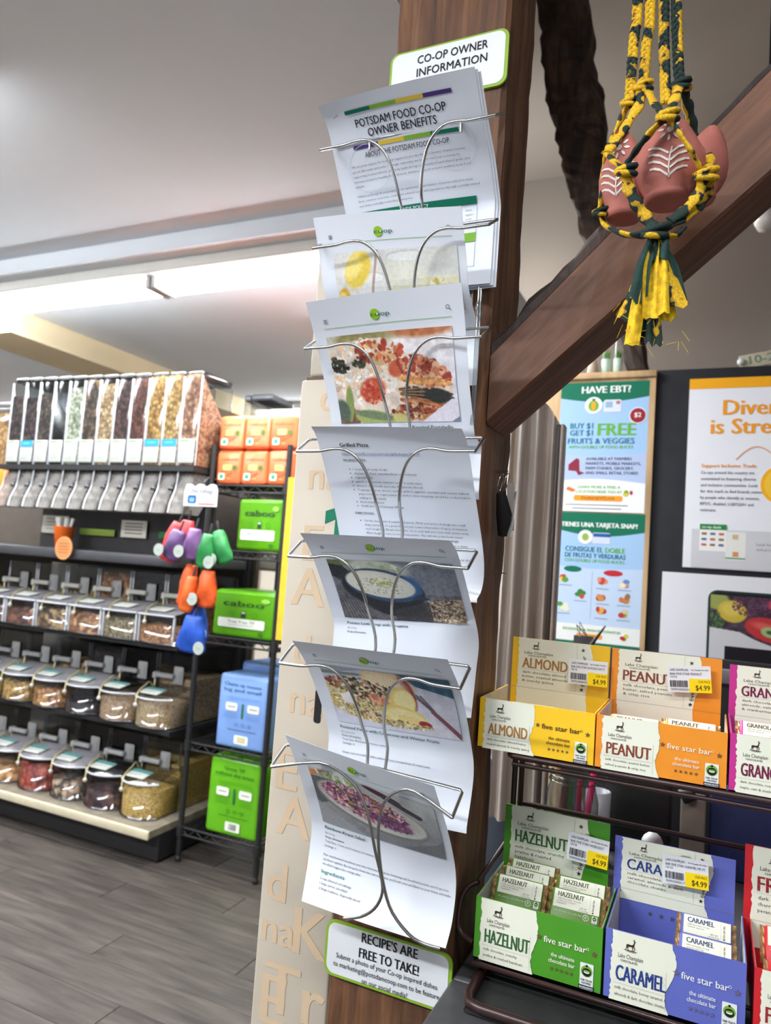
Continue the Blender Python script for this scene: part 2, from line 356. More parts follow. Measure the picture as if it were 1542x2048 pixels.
def fixture(x0, x1, y, z, label, joints):
    t = thing('fluorescent_fixture', label, 'ceiling light', ((x0 + x1) / 2, y, z), 'ceiling strip lights')
    MB().rbox(x0, x1, y - 0.11, y + 0.11, z - 0.05, z, 0.008).build('housing', HOUS, t)
    xs = [x0] + joints + [x1]
    for a, b in zip(xs[:-1], xs[1:]):
        for dy, dz in ((-0.045, -0.075), (0.045, -0.082)):
            MB().tube([(a + 0.04, y + dy, z + dz), (b - 0.04, y + dy, z + dz)], 0.0195, 12).build('tube', TUBE, t)
        for xx in (a + 0.018, b - 0.018):
            MB().rbox(xx - 0.012, xx + 0.012, y - 0.075, y + 0.075, z - 0.105, z - 0.05, 0.005).build('socket', PLAST_G, t)
    return t
fixture(-5.9, -1.2, 2.52, 2.63, 'long twin tube strip light on the ceiling above the bulk bins', [-4.70, -2.375])
fixture(-7.6, -2.6, 5.15, 2.63, 'distant twin tube strip light seen over the tops of the tall bins', [-5.1])
for f_ in (fixture(-4.4, -1.0, -0.9, 2.70, 'strip light on the near ceiling over the aisle behind the viewer', [-2.7]), fixture(-5.2, -2.0, 1.15, 2.70, 'added unseen strip light over the bulk aisle, above the picture', [-3.6])): f_['kind'] = 'structure'  # the bulk aisle one is added, unseen, as fill
fixture(-1.95, -1.12, 3.4, 2.63, 'added unseen short strip light brightening the back wall behind the timber post', [])['kind'] = 'structure'  # added out of sight to light the wall beside the post
wb = thing('added_bulb', 'added unseen bulb brightening the right wall from behind the timber post', 'bulb', (-1.15, 3.7, 3.0)); MB().ball((-1.15, 3.7, 3.0), .03, .03, .038, 14).build('globe', mat('added_bulb_glow', (255, 250, 240), .4, emit=(255, 248, 238), estr=6), wb)  # bulb added out of view to brighten the right wall
wb['kind'] = 'structure'
MB().cyl((-1.15, 3.7, 3.035), (-1.15, 3.7, 3.75), .004, n=6).build('cord', PLAST_G, wb)
pl_ = bpy.data.lights.new('fill_bulb_light', 'POINT'); pl_.energy = 3.3; pl_.shadow_soft_size = .05; pl_.color = (1, .96, .9); po_ = bpy.data.objects.new('fill_bulb_light', pl_); po_.location = (-1.08, 3.66, 3.0); COL.objects.link(po_)  # added fill next to that unseen bulb, grades the right wall
# ---------------------------------------------------------------- timber frame
PF = 0.972
WPOST = wood('post_wood', (66, 42, 27), (113, 75, 48), (147, 105, 71))
WBEAM = wood('beam_wood', (80, 49, 34), (126, 82, 57), (154, 104, 74), rot=(0, math.radians(-46), 0), bump=.3)
WDARK = wood('dark_wood', (26, 17, 13), (54, 36, 28), (84, 60, 47), bump=0.9)
def timber(name, m, x0, x1, y0, y1, z0, z1, n=60, wob=0.0025, ch=0.006, seed=1, parent=None, shear=0, taper=0, lobes=3):
    r = np.random.default_rng(seed); b = [(x0 + ch, y0), (x1 - ch, y0), (x1, y0 + ch), (x1, y1 - ch), (x1 - ch, y1), (x0 + ch, y1), (x0, y1 - ch), (x0, y0 + ch)]
    P = []
    for i in range(8):
        a = np.array(b[i]); c = np.array(b[(i + 1) % 8]); k = lobes if i % 2 == 0 else 1
        P += [a + (c - a) * j / k for j in range(k)]
    P = np.array(P); K = len(P); ph = r.random((K, 3)) * 6.28; mb = MB(); cx, cy = (x0 + x1) / 2, (y0 + y1) / 2; vv = []
    for i in range(n + 1):
        z = z0 + (z1 - z0) * i / n; w = wob * (np.sin(z * 9 + ph[:, 0]) * .5 + np.sin(z * 31 + ph[:, 1]) * .3 + (r.random(K) - .5))
        d = P - [cx, cy]; d = d / np.linalg.norm(d, axis=1)[:, None]; q = [cx, cy] + (P - [cx, cy]) * (1 - taper * i / n) + d * w[:, None] + [shear * (z - z0), 0]
        vv += [(a, b_, z) for a, b_ in q]
    fs = [(i * K + k, i * K + (k + 1) % K, (i + 1) * K + (k + 1) % K, (i + 1) * K + k) for i in range(n) for k in range(K)] + [tuple(range(K))[::-1], tuple(range(n * K, (n + 1) * K))]
    return mb.add(vv, fs).build(name, m, parent)
post = timber('timber_post', WPOST, -0.487, -0.302, PF, 1.118, 0, 3.70, 120, 0.0022, 0.007, 3)
tag(post, 'rough square brown timber post carrying the wire recipe rack', 'post', kind='thing')
for px, py in ((991, 1144), (1008, 1146)):
    p = atx(px, py, -0.3005); s_ = MB().cyl((-0.306, p.y, p.z), (-0.298, p.y, p.z), 0.0012, n=8).build('nail', mat('old_steel', (120, 116, 112), 0.4, 0.9), post)
# diagonal beam butting on the right face of the post
def xz(px, py, y): p = at(px, py, y); return (p.x, p.z)
BY = 0.975
bl = xz(967, 853, BY); tl = xz(976, 712, BY); br = xz(1542, 345, BY); tr = xz(1542, 135, BY)
sl_b = (br[1] - bl[1]) / (br[0] - bl[0]); sl_t = (tr[1] - tl[1]) / (tr[0] - tl[0]); XL, XR = -0.300, 0.40
def by(x): return bl[1] + sl_b * (x - bl[0])
def ty(x): return tl[1] + sl_t * (x - tl[0])
mb = MB(); n = 40; r_ = np.random.default_rng(5); g = []
for i in range(n + 1):
    x = XL + (XR - XL) * i / n; w = (r_.random(6) - .5) * 0.003 * (0 if i == 0 else 1)
    g.append([(x, BY + 0.004 + w[0] * .4, by(x)), (x, BY + w[1] * .3, by(x) + 0.005), (x, BY + w[2] * .4, (by(x) + ty(x)) / 2), (x, BY + w[3] * .3, ty(x) - 0.004), (x, BY + 0.004, ty(x)), (x, BY + 0.104, ty(x)), (x, BY + 0.104, by(x)), (x, BY + 0.05, by(x) + w[4] * .4), (x, BY + 0.004 + w[0] * .4, by(x))])
mb.grid(g, 0, False); mb.add([g[0][k] for k in range(8)], [tuple(range(8))]); mb.add([g[-1][k] for k in range(8)], [tuple(range(8))[::-1]])
beam = mb.build('diagonal_beam', WBEAM); tag(beam, 'thick brown diagonal timber beam rising from the post behind the hanging pots', 'beam', kind='thing')
mb = MB(); g = []
for i in range(46):
    x = XL + (XR - XL) * i / 45; hgt = (0.026 if x < -0.12 else 0.014) * (0.75 + 0.5 * r_.random()); z = ty(x)
    g.append([(x, BY + 0.002, z - 0.001), (x, BY + 0.001, z + hgt * .5), (x, BY + 0.012, z + hgt), (x, BY + 0.06, z + hgt * 1.02), (x, BY + 0.102, z + hgt), (x, BY + 0.102, z - 0.001)])
mb.grid(g, 0, False); b_ = mb.build('bark_edge', WDARK, beam); b_['label'] = 'dark uneven bark left along the top edge'
# rough brace further back
bp = [at(1118, -60, 2.52), at(1148, 200, 2.52), at(1194, 420, 2.52), at(1278, 742, 2.52)]
mb = MB(); vv = []; K = 14; N = 50; r_ = np.random.default_rng(9); ph = r_.random((K, 2)) * 6.28
for i in range(N + 1):
    t = i / N * 3; k = min(2, int(t)); c = bp[k].lerp(bp[k + 1], t - k); rad = np.interp(i / N, [0, .35, .75, 1], [0.085, 0.092, 0.07, 0.034])
    for j in range(K):
        a = 2 * math.pi * j / K; q = rad * (1 + .10 * math.sin(i * .5 + ph[j, 0]) + .16 * (r_.random() - .5)); sq = 1 / max(abs(math.cos(a)), abs(math.sin(a))) ** .6
        vv.append((c.x + q * sq * math.cos(a), c.y + q * sq * math.sin(a) * .8, c.z))
mb.add(vv, [(i * K + k, i * K + (k + 1) % K, (i + 1) * K + (k + 1) % K, (i + 1) * K + k) for i in range(N) for k in range(K)] + [tuple(range(K)), tuple(range(N * K, (N + 1) * K))[::-1]], 0, False)
brace = mb.build('rough_brace', wood('bark_wood', (22, 15, 11), (66, 47, 36), (112, 84, 64), sc=(12, 12, 2.5), bump=1.0)); tag(brace, 'gnarled dark brown roof brace with flaking bark leaning behind the post', 'brace', kind='thing')
# ---------------------------------------------------------------- cream printed panel beside the post
CARD = mat('cream_card', (184, 174, 158), 0.55, vary=0.03, scale=6, spec=0.4)
pl = at(505, 2048, 0.985).x; 
lp = thing('display_panel', 'tall cream card panel printed with pale peach letters left of the post', 'display panel', (-0.55, 0.99, 0))
zt1 = at(597, 760, 0.985).z; zt2 = at(633, 505, 0.985).z
MB().rbox(-0.617, -0.489, 0.985, 1.05, 0.0, zt1, 0.004).build('lower_panel', CARD, lp)
MB().rbox(-0.606, -0.489, 0.989, 1.045, zt1 + 0.006, zt2, 0.005).build('upper_panel', CARD, lp)
MB().rbox(-0.613, -0.489, 0.992, 1.045, zt1 - 0.001, zt1 + 0.007, 0.002).build('joint', mat('brown_edge', (96, 82, 66), 0.8), lp)
pr = Print(); PE = (200, 176, 147)
def pu(px, py): p = at(px, py, 0.985); return p.x + 0.617, zt1 - p.z
for ch, px, py, h in (('d', 640, 822, .045), ('na', 618, 978, .045), ('E', 606, 1120, .055), ('A', 583, 1208, .058), ('de', 588, 1325, .045), ('na', 580, 1424, .045), ('E', 553, 1575, .06), ('A', 553, 1665, .058), ('d', 533, 1795, .055), ('na', 524, 1878, .045), ('E', 520, 2040, .07), ('K', 600, 1908, .065), ('Tr', 590, 2040, .07)):
    u, v = pu(px, py); g_, f_ = glyph_mesh(ch, 0.02, 3); wd = (g_[:, 0].max() - g_[:, 0].min()) * h / cap_h()
    if u + wd > 0.127: u = 0.127 - wd
    pr.text(ch, max(u, 0.003), v, h, PE, bold=0.02, layer=1, res=3)
u, v = pu(652, 1022); pr.poly([(u, v), (u + .028, v - .009), (u + .028, v + .052), (u + .017, v + .05), (u + .018, v + .012), (u, v + .02)], (6, 112, 84), 2)
u, v = pu(632, 1378); pr.rrect(u, v, u + .012, v + .05, .004, (32, 31, 30), 2)
u, v = pu(627, 1740); pr.ell(min(u + .008, .105), v, .02, .032, (222, 110, 40), 2)
pr.build('lettering', front_map(-0.617, 0.985, zt1), lp)
pp = at(511, 1886, 1.052); back = MB().rbox(-0.655, -0.60, 1.052, 1.075, 0.0, pp.z, 0.003).build('backing_board', CARD, lp)
# ---------------------------------------------------------------- signs on the post
SIGNW = mat('sign_white', (226, 229, 232), 0.35, vary=0.005); SIGNG = mat('sign_green', (138, 176, 52), 0.4, vary=0.01)
def rrect_pts(x0, x1, z0, z1, r, n=5):
    p = []
    for cx, cz, a0 in ((x1 - r, z0 + r, -90), (x1 - r, z1 - r, 0), (x0 + r, z1 - r, 90), (x0 + r, z0 + r, 180)):
        p += [(cx + r * math.cos(math.radians(a0 + 90 * k / n)), cz + r * math.sin(math.radians(a0 + 90 * k / n))) for k in range(n + 1)]
    return p
def sign(name, label, x0, x1, z0, z1, fill):
    t = thing(name, label, 'sign', ((x0 + x1) / 2, PF - 0.003, (z0 + z1) / 2)); y = PF - 0.004
    MB().prism(rrect_pts(x0, x1, z0, z1, 0.014), y - 0.002, y + 0.0015).build('border', SIGNG, t)
    MB().prism(rrect_pts(x0 + .004, x1 - .005, z0 + .004, z1 - .003, 0.012), y - 0.0026, y - 0.002).build('face', SIGNW, t)
    p = Print(); fill(p, x1 - x0); p.build('lettering', front_map(x0, y - 0.0026, z1), t); return t
sA0 = at(783, 112, PF - .005); sA1 = at(1020, 54, PF - .005); sB0 = at(655, 1838, PF - .005); sB1 = at(907, 1908, PF - .005); sBb = at(649, 1945, PF - .005)
BLK = (28, 28, 32)
def fA(p, w):
    p.text('CO-OP OWNER', w * .54, .0255, .0128, BLK, w=w * .59, align='C', bold=.012); p.text('INFORMATION', w * .54, .0462, .0128, BLK, w=w * .59, align='C', bold=.012)
def fB(p, w):
    p.text("RECIPE'S ARE", w * .52, .0175, .0125, BLK, w=w * .44, align='C', bold=.02); p.text('FREE TO TAKE!', w * .52, .0385, .0125, BLK, w=w * .47, align='C', bold=.02)
    p.text('Submit a photo of your Co-op inspired dishes', w * .5, .0485, .0065, BLK, w=w * .80, align='C', bold=.004)
    p.text('to marketing@potsdamcoop.com to be featured', w * .51, .0600, .0065, BLK, w=w * .86, align='C', bold=.004); p.text('on our social media!', w * .5, .0715, .0065, BLK, w=w * .36, align='C', bold=.004)
sign('owner_sign', 'green edged white sign reading CO-OP OWNER INFORMATION at the top of the post', sA0.x, sA1.x, sA0.z - 0.088, (sA0.z + sA1.z) / 2, fA)
sign('recipe_sign', 'green edged white sign below the rack saying recipes are free to take', sB0.x, sB1.x, sBb.z, (sB0.z + sB1.z) / 2, fB)
# ---------------------------------------------------------------- wire literature rack
STEEL = mat('bright_wire', (190, 190, 188), 0.22, 1.0, vary=0.02)
WX, WY = -0.398, 0.84; SP = 0.1432; ZTOP = 1.925
rack = thing('wire_literature_rack', 'chrome wire wall rack of seven pockets holding recipe sheets on the post', 'rack', (WX, 0.955, 1.05))
half = [(.127, 0, 0), (.110, 0, .0), (.090, .0005, .001), (.072, .0035, .002), (.055, .0025, .004), (.040, -.006, .008), (.029, -.020, .014), (.021, -.042, .023), (.0165, -.068, .035), (.0145, -.100, .056), (.0125, -.135, .068), (.0095, -.165, .078), (.0105, -.185, .083), (.017, -.205, .09), (.032, -.222, .097), (.052, -.232, .104), (.075, -.238, .110)]
def smooth3(pts, k=3):
    P = [Vector(p) for p in pts]; out = []
    for i in range(len(P) - 1):
        p0, p1, p2, p3 = P[max(i - 1, 0)], P[i], P[i + 1], P[min(i + 2, len(P) - 1)]
        for j in range(k):
            t = j / k; out.append(0.5 * ((2 * p1) + (p2 - p0) * t + (2 * p0 - 5 * p1 + 4 * p2 - p3) * t * t + (3 * p1 - p0 - 3 * p2 + p3) * t ** 3))
    return out + [P[-1]]
def pocket_mesh(last=False):
    mb = MB(); R = 0.0021
    for s in (-1, 1):
        h_ = [q for q in half if q[1] > -.17] + [(.0092, -.185, .112)]
        if not last: mb.tube(smooth3([(s * a, c - (.012 if b < -.12 else 0), b) for a, b, c in h_]), R, 8)
    t = lambda x: -.055 * x if last else 0
    mb.tube([(-.127, 0, t(-.127)), (-.1275, .031, .021 + t(-.12)), (-.124, .034, .023 + t(-.12)), (.124, .034, .023 + t(.12)), (.1275, .031, .021 + t(.12)), (.127, 0, t(.127))], R, 8)
    for x in (-.068, .068): mb.tube([(x, .034, .023 + t(x)), (x, .0365, .010 + t(x))], R, 6)
    if last:
        for pts in ([(640, 1525), (690, 1551), (720, 1586), (738, 1638), (750, 1700), (764, 1762), (763, 1792), (748, 1818), (722, 1833), (688, 1837)], [(830, 1583), (795, 1583), (768, 1606), (757, 1655), (759, 1715), (769, 1778), (785, 1826), (818, 1869), (848, 1888), (880, 1897)]):
            n = len(pts) - 1; L = [Vector((-.127 if pts[0][0] < 700 else .127, 0, .007 if pts[0][0] < 700 else -.007))]
            for i, (px, py) in enumerate(pts): L.append(at(px, py, WY + .003 + .044 * i / n) - Vector((WX, WY, ZTOP - SP * 6)))
            mb.tube(smooth3(L), R, 8)
    return mb
pk = pocket_mesh().build('pocket', STEEL, rack)
for v in pk.data.vertices: v.co += rack.location
for i in range(7):
    if i == 0: o = pk
    elif i < 6: o = pk.copy(); COL.objects.link(o)
    else:
        o = pocket_mesh(True).build('pocket', STEEL, rack)
        for v in o.data.vertices: v.co += rack.location
    o.location = Vector((WX, WY, ZTOP - SP * i)) - rack.location
for x in (-.068, .068): MB().tube([(WX + x, .9665, ZTOP + .02), (WX + x, .9665, ZTOP - SP * 6 - .19)], 0.0022, 8).build('upright', STEEL, rack)
# ---------------------------------------------------------------- sheets in the pockets
PAPER = mat('paper', (222, 227, 236), 0.65, vary=0.006, scale=9)
PX = {
1: ([(635, 212), (656, 259), (670, 324), (691, 425)], [(949, 133), (964, 227), (981, 324), (998, 470), (999, 506), (981, 567)]),
2: ([(626, 436), (638, 506), (651, 597)], [(923, 412), (933, 519), (938, 579), (959, 673), (962, 742), (957, 774)]),
3: ([(611, 605), (635, 696), (657, 806), (664, 853)], [(923, 565), (931, 657), (939, 771), (949, 868), (958, 999)]),
4: ([(622, 853), (636, 884), (667, 1007), (678, 1066)], [(923, 857), (936, 894), (949, 981), (965, 1092), (968, 1147), (961, 1186), (944, 1206)]),
5: ([(600, 1066), (626, 1115), (666, 1238), (670, 1277)], [(900, 1081), (916, 1110), (939, 1196), (957, 1277), (952, 1342), (942, 1436)]),
6: ([(584, 1281), (613, 1329), (647, 1423), (658, 1494)], [(895, 1319), (923, 1390), (942, 1488), (947, 1553), (931, 1669)]),
7: ([(570, 1469), (597, 1541), (618, 1619), (623, 1661), (613, 1742), (603, 1802)], [(868, 1572), (899, 1677), (912, 1758), (905, 1839), (891, 1897)])}
SW, SH = 0.216, 0.279
FS = {1: 1.06, 2: 1.02, 3: 1.03, 4: 0.993, 5: 0.98, 6: 0.998, 7: 0.966}
def resample(c, n=33, sm=2):
    P = np.array(smooth3([(0, a, b) for a, b in c], 8))[:, 1:]; s = np.concatenate([[0], np.cumsum(np.linalg.norm(np.diff(P, axis=0), axis=1))])
    t = np.linspace(0, s[-1], n); return np.stack([np.interp(t, s, P[:, 0]), np.interp(t, s, P[:, 1])], 1), s[-1]
def sheet_curves(k):
    l, r = PX[k]; d0, d1 = ray(*l[0]), ray(*r[0]); yt = SW / (d1[0] / d1[1] - d0[0] / d0[1]) * FS[k]; xl, xr = d0[0] / d0[1] * yt, d1[0] / d1[1] * yt
    L = [atx(a, b, xl) for a, b in l]; R = [atx(a, b, xr) for a, b in r]; L = [(p.y, p.z) for p in L]; R = [(p.y, p.z) for p in R]
    if k != 7:   # the hidden foot of the left edge follows the right edge
        off = np.array(L[-1]); zr = [p[1] for p in R]; yr = np.interp(-off[1], -np.array(zr), [p[0] for p in R]); dy = off[0] - yr
        L += [(p[0] + dy * (0.6 if i else 1), p[1]) for i, p in enumerate([q for q in R if q[1] < off[1] - 0.012])]
    return xl, xr, resample(L)[0], resample(R)[0]
SHEETS = {}
def make_sheet(k, name, label, cat, group, dy=0.0, dx=0.0, dz=0.0, mk=PAPER):
    xl, xr, L, R = sheet_curves(k); n = len(L); C = 9; G = np.zeros((n, C, 3))
    for j in range(C):
        t = j / (C - 1); bow = -0.004 * math.sin(math.pi * t) * FS[k]
        if k < 7: L[23:, 0] = np.maximum(L[23:, 0], .946); R[23:, 0] = np.maximum(R[23:, 0], .946)
        G[:, j, 0] = xl + (xr - xl) * t + dx; G[:, j, 1] = np.minimum(L[:, 0] * (1 - t) + R[:, 0] * t + bow, 0.950 if xl + (xr - xl) * t < -.298 else 0.985) + dy * (1 if t < .9 else .6); G[:, j, 2] = L[:, 1] * (1 - t) + R[:, 1] * t + dz
    if dy == 0: SHEETS[k] = G
    c = G.reshape(-1, 3).mean(0); t = thing(name, label, cat, tuple(c), group); gg = [[tuple(p) for p in row] for row in G]; nb = [[(p[0], p[1] + 0.0007, p[2]) for p in row] for row in G]
    mb = MB(); mb.grid(gg); mb.grid([row[::-1] for row in nb]); ed = [gg[0], [r[-1] for r in gg], gg[-1], [r[0] for r in gg]]; eb = [nb[0], [r[-1] for r in nb], nb[-1], [r[0] for r in nb]]
    for a, b in zip(ed, eb): mb.grid([a, b], 0, False)
    mb.build('paper', mk, t); return t
def sheet_map(k):
    G = SHEETS[k]; n, C, _ = G.shape
    def f(p):
        a = np.clip(p[:, 1] / SH, 0, 1) * (n - 1); b = np.clip(p[:, 0] / SW, 0, 1) * (C - 1); i = np.minimum(a.astype(int), n - 2); j = np.minimum(b.astype(int), C - 2); fa = (a - i)[:, None]; fb = (b - j)[:, None]
        A, B, D, E_ = G[i, j], G[i, j + 1], G[i + 1, j], G[i + 1, j + 1]; pos = A * (1 - fa) * (1 - fb) + B * (1 - fa) * fb + D * fa * (1 - fb) + E_ * fa * fb
        nn = np.cross(D - A, B - A); nn /= np.linalg.norm(nn, axis=1)[:, None]; return pos, nn
    return f
DG, LG = (8, 104, 82), (150, 190, 40); GR = (70, 72, 80)
def coop_header(p, cx=.105):
    for i in range(3): p.rect(.020, .0265 + i * .0022, .0255, .0275 + i * .0022, (110, 115, 125))
    p.ell(cx - .0075, .027, .0068, .0072, (148, 194, 40), 1)
    p.text('co', cx - .0132, .0295, .0058, DG, w=.0125, bold=.008, layer=2, res=3); p.text('op', cx + .0008, .0295, .0058, DG, w=.0125, bold=.008, layer=2, res=3)
    p.rect(cx - .0052, .0262, cx - .0022, .0271, (235, 245, 225), 3); p.rect(cx - .0041, .0251, cx - .0033, .0282, (235, 245, 225), 3)
    p.ring(.196, .0265, .0026, .0007, (80, 85, 95)); p.line((.1977, .0284), (.2003, .031), .0008, (80, 85, 95)); p.rect(.018, .0385, .2, .0392, (110, 165, 75), 1, .02)
# -- the five photographs
def im_lemonade():
    m = Img(190, 100, (214, 212, 206)); m.noise(10, 14, 1); m.ell(.5, .0, .7, .12, (222, 221, 216), 0, .8)
    for cx, cy, w, h, c in ((.62, .27, .18, .3, (226, 224, 205)), (.86, .2, .16, .34, (220, 222, 214)), (.30, .36, .12, .22, (222, 222, 218))):
        m.poly([(cx - w, cy - h * .7), (cx + w, cy - h * .7), (cx + w * .9, cy + h), (cx - w * .9, cy + h)], c, .8); m.ell(cx, cy - h * .7, w, .045, (196, 198, 196), 0, .1, .8); m.ell(cx, cy - h * .68, w * .93, .036, (229, 230, 226), 0, .1)
        m.poly([(cx - w, cy + .02), (cx + w, cy + .02), (cx + w * .9, cy + h), (cx - w * .9, cy + h)], (238, 226, 160), .55)
    m.scatter(40, .62, .42, .15, .08, (.015, .04), [(226, 200, 70), (240, 230, 180), (200, 180, 60)], 1); m.scatter(26, .85, .32, .13, .07, (.02, .04), [(226, 200, 80), (245, 238, 200)], 2)
    m.ell(.20, .14, .10, .15, (240, 205, 60), .5, .25); m.ell(.165, .12, .06, .1, (250, 225, 110), .5, .5); m.ell(.05, .37, .055, .10, (225, 170, 40), .2, .2); m.ell(.03, .38, .04, .08, (246, 214, 110), .2, .2)
    m.line(.375, .0, .29, .4, .02, (176, 140, 132)); m.scatter(26, .28, .50, .12, .04, (.02, .045), [(190, 90, 100), (225, 160, 160), (235, 215, 205), (150, 70, 80)], 3)
    m.line(.0, .5, 1, .5, .02, (190, 180, 170)); m.noise(8, 60, 5); return m.a
def im_lasagne():
    m = Img(190, 128, (232, 230, 236)); m.grad((238, 234, 236), (214, 210, 226)); m.ell(.75, -.02, .3, .08, (196, 110, 62), 0, .4); m.ell(.3, .03, .25, .06, (150, 140, 80), 0, .6)
    m.poly([(0, .06), (.45, .04), (.66, .18), (.92, .3), (.97, .44), (.9, .56), (.66, .66), (.3, .62), (0, .66)], (226, 208, 190)); m.noise(22, 26, 3, 1.0)
    m.scatter(240, .26, .28, .30, .23, (.015, .05), [(238, 226, 214), (245, 238, 230), (228, 205, 180), (232, 190, 150)], 4); m.scatter(40, .42, .14, .2, .08, (.015, .05), [(196, 70, 40), (214, 110, 60), (230, 180, 120), (170, 50, 30)], 5)
    m.scatter(46, .06, .22, .1, .05, (.01, .025), [(50, 52, 40), (70, 70, 52), (35, 36, 30)], 6, tilt=.4); m.scatter(22, .25, .22, .06, .03, (.01, .024), [(50, 52, 40), (72, 76, 54)], 7)
    m.ell(.33, .42, .11, .09, (196, 60, 36), -.5, .3); m.scatter(40, .33, .44, .1, .08, (.01, .03), [(206, 72, 42), (180, 44, 28), (226, 120, 80)], 8); m.ell(.55, .27, .07, .06, (206, 84, 48), -.6, .3)
    m.scatter(120, .76, .30, .2, .09, (.02, .05), [(176, 62, 40), (150, 46, 30), (205, 110, 70), (226, 170, 130)], 9, tilt=.35)
    for i, (c, y) in enumerate((((214, 140, 74), .37), ((60, 58, 50), .45), ((44, 44, 40), .48), ((190, 96, 48), .53), ((160, 56, 36), .59), ((205, 130, 66), .64))):
        m.scatter(60, .76, y, .21, .022, (.014, .034), [c, tuple(int(q * .8) for q in c), tuple(min(255, int(q * 1.15)) for q in c)], 20 + i, rot=0, tilt=.12)
    for k in range(7): m.line(.52 + k * .01, .58 + .012 * k - .16, .95, .36 + .045 * k, .007, (222, 150, 84), .8)
    m.ell(.85, .48, .10, .055, (40, 42, 40), .15, .3); m.scatter(70, .60, .60, .15, .06, (.015, .035), [(150, 60, 40), (190, 110, 60), (110, 44, 30), (220, 180, 130)], 31, tilt=-.2)
    m.scatter(40, .1, .62, .14, .06, (.02, .04), [(120, 60, 44), (80, 70, 60), (150, 90, 70)], 32)
    m.ell(.11, .52, .035, .14, (130, 150, 72), .12, .2); m.ell(.04, .57, .06, .09, (76, 92, 80), -.2, .3); m.ell(.33, .64, .19, .065, (150, 164, 80), .18, .15); m.ell(.32, .615, .17, .03, (100, 120, 84), .16, .3); m.ell(.55, .66, .08, .05, (196, 190, 110), .4, .3)
    m.poly([(.7, .674), (.96, .5), (1, .52), (1, .674)], (226, 220, 232)); m.poly([(.93, .674), (1, .63), (1, .674)], (120, 126, 160)); m.noise(9, 90, 33); return m.a
def im_soup():
    m = Img(190, 110, (92, 96, 106)); m.grad((116, 122, 132), (84, 80, 84)); m.noise(20, 16, 1); m.noise(16, 50, 2)
    m.poly([(0, 0), (.55, 0), (.3, .06), (0, .1)], (104, 116, 74)); m.poly([(.55, 0), (1, 0), (1, .3), (.7, .3)], (124, 132, 146), .7); m.noise(12, 40, 4)
    m.ell(.40, .07, .24, .08, (196, 204, 184), .1, .4); m.ell(.44, .09, .12, .04, (170, 186, 140), .1, .4); m.scatter(30, .4, .08, .2, .05, (.02, .04), [(210, 216, 200), (180, 196, 160)], 3)
    for k in range(30): m.line(.02 + k * .012, .36 + .004 * k, .06 + k * .014, .575, .006, (150, 148, 146) if k % 2 else (58, 58, 60), .7)
    m.ell(.40, .27, .33, .19, (30, 34, 42), .14, .06); m.ell(.45, .38, .25, .15, (34, 36, 42), .2, .1); m.poly([(0, .04), (.12, .06), (.2, .16), (.1, .2), (0, .16)], (38, 42, 50))
    m.ell(.41, .235, .305, .15, (46, 70, 110), .14, .05); m.ell(.62, .24, .09, .10, (44, 92, 150), .5, .4); m.ell(.39, .225, .275, .125, (214, 216, 196), .14, .06); m.ell(.38, .215, .24, .10, (224, 224, 206), .14, .3)
    m.poly([(.68, .30), (.76, .345), (.70, .36), (.62, .35)], (38, 52, 80)); m.scatter(30, .4, .21, .09, .035, (.012, .035), [(196, 196, 120), (220, 220, 170), (160, 170, 90), (232, 230, 200)], 6); m.scatter(40, .4, .24, .2, .09, (.004, .008), [(120, 120, 90), (170, 160, 120)], 7)
    m.poly([(.73, .36), (1, .33), (1, .58), (.74, .55)], (176, 154, 126)); m.scatter(380, .88, .46, .16, .12, (.008, .02), [(196, 172, 140), (150, 126, 100), (214, 196, 168), (110, 86, 66)], 8); m.scatter(40, .88, .45, .15, .11, (.008, .016), [(60, 44, 36), (84, 56, 44)], 9)
    m.poly([(.45, .47), (.74, .37), (.74, .575), (.45, .575)], (60, 58, 60), .8); m.noise(8, 95, 10); return m.a
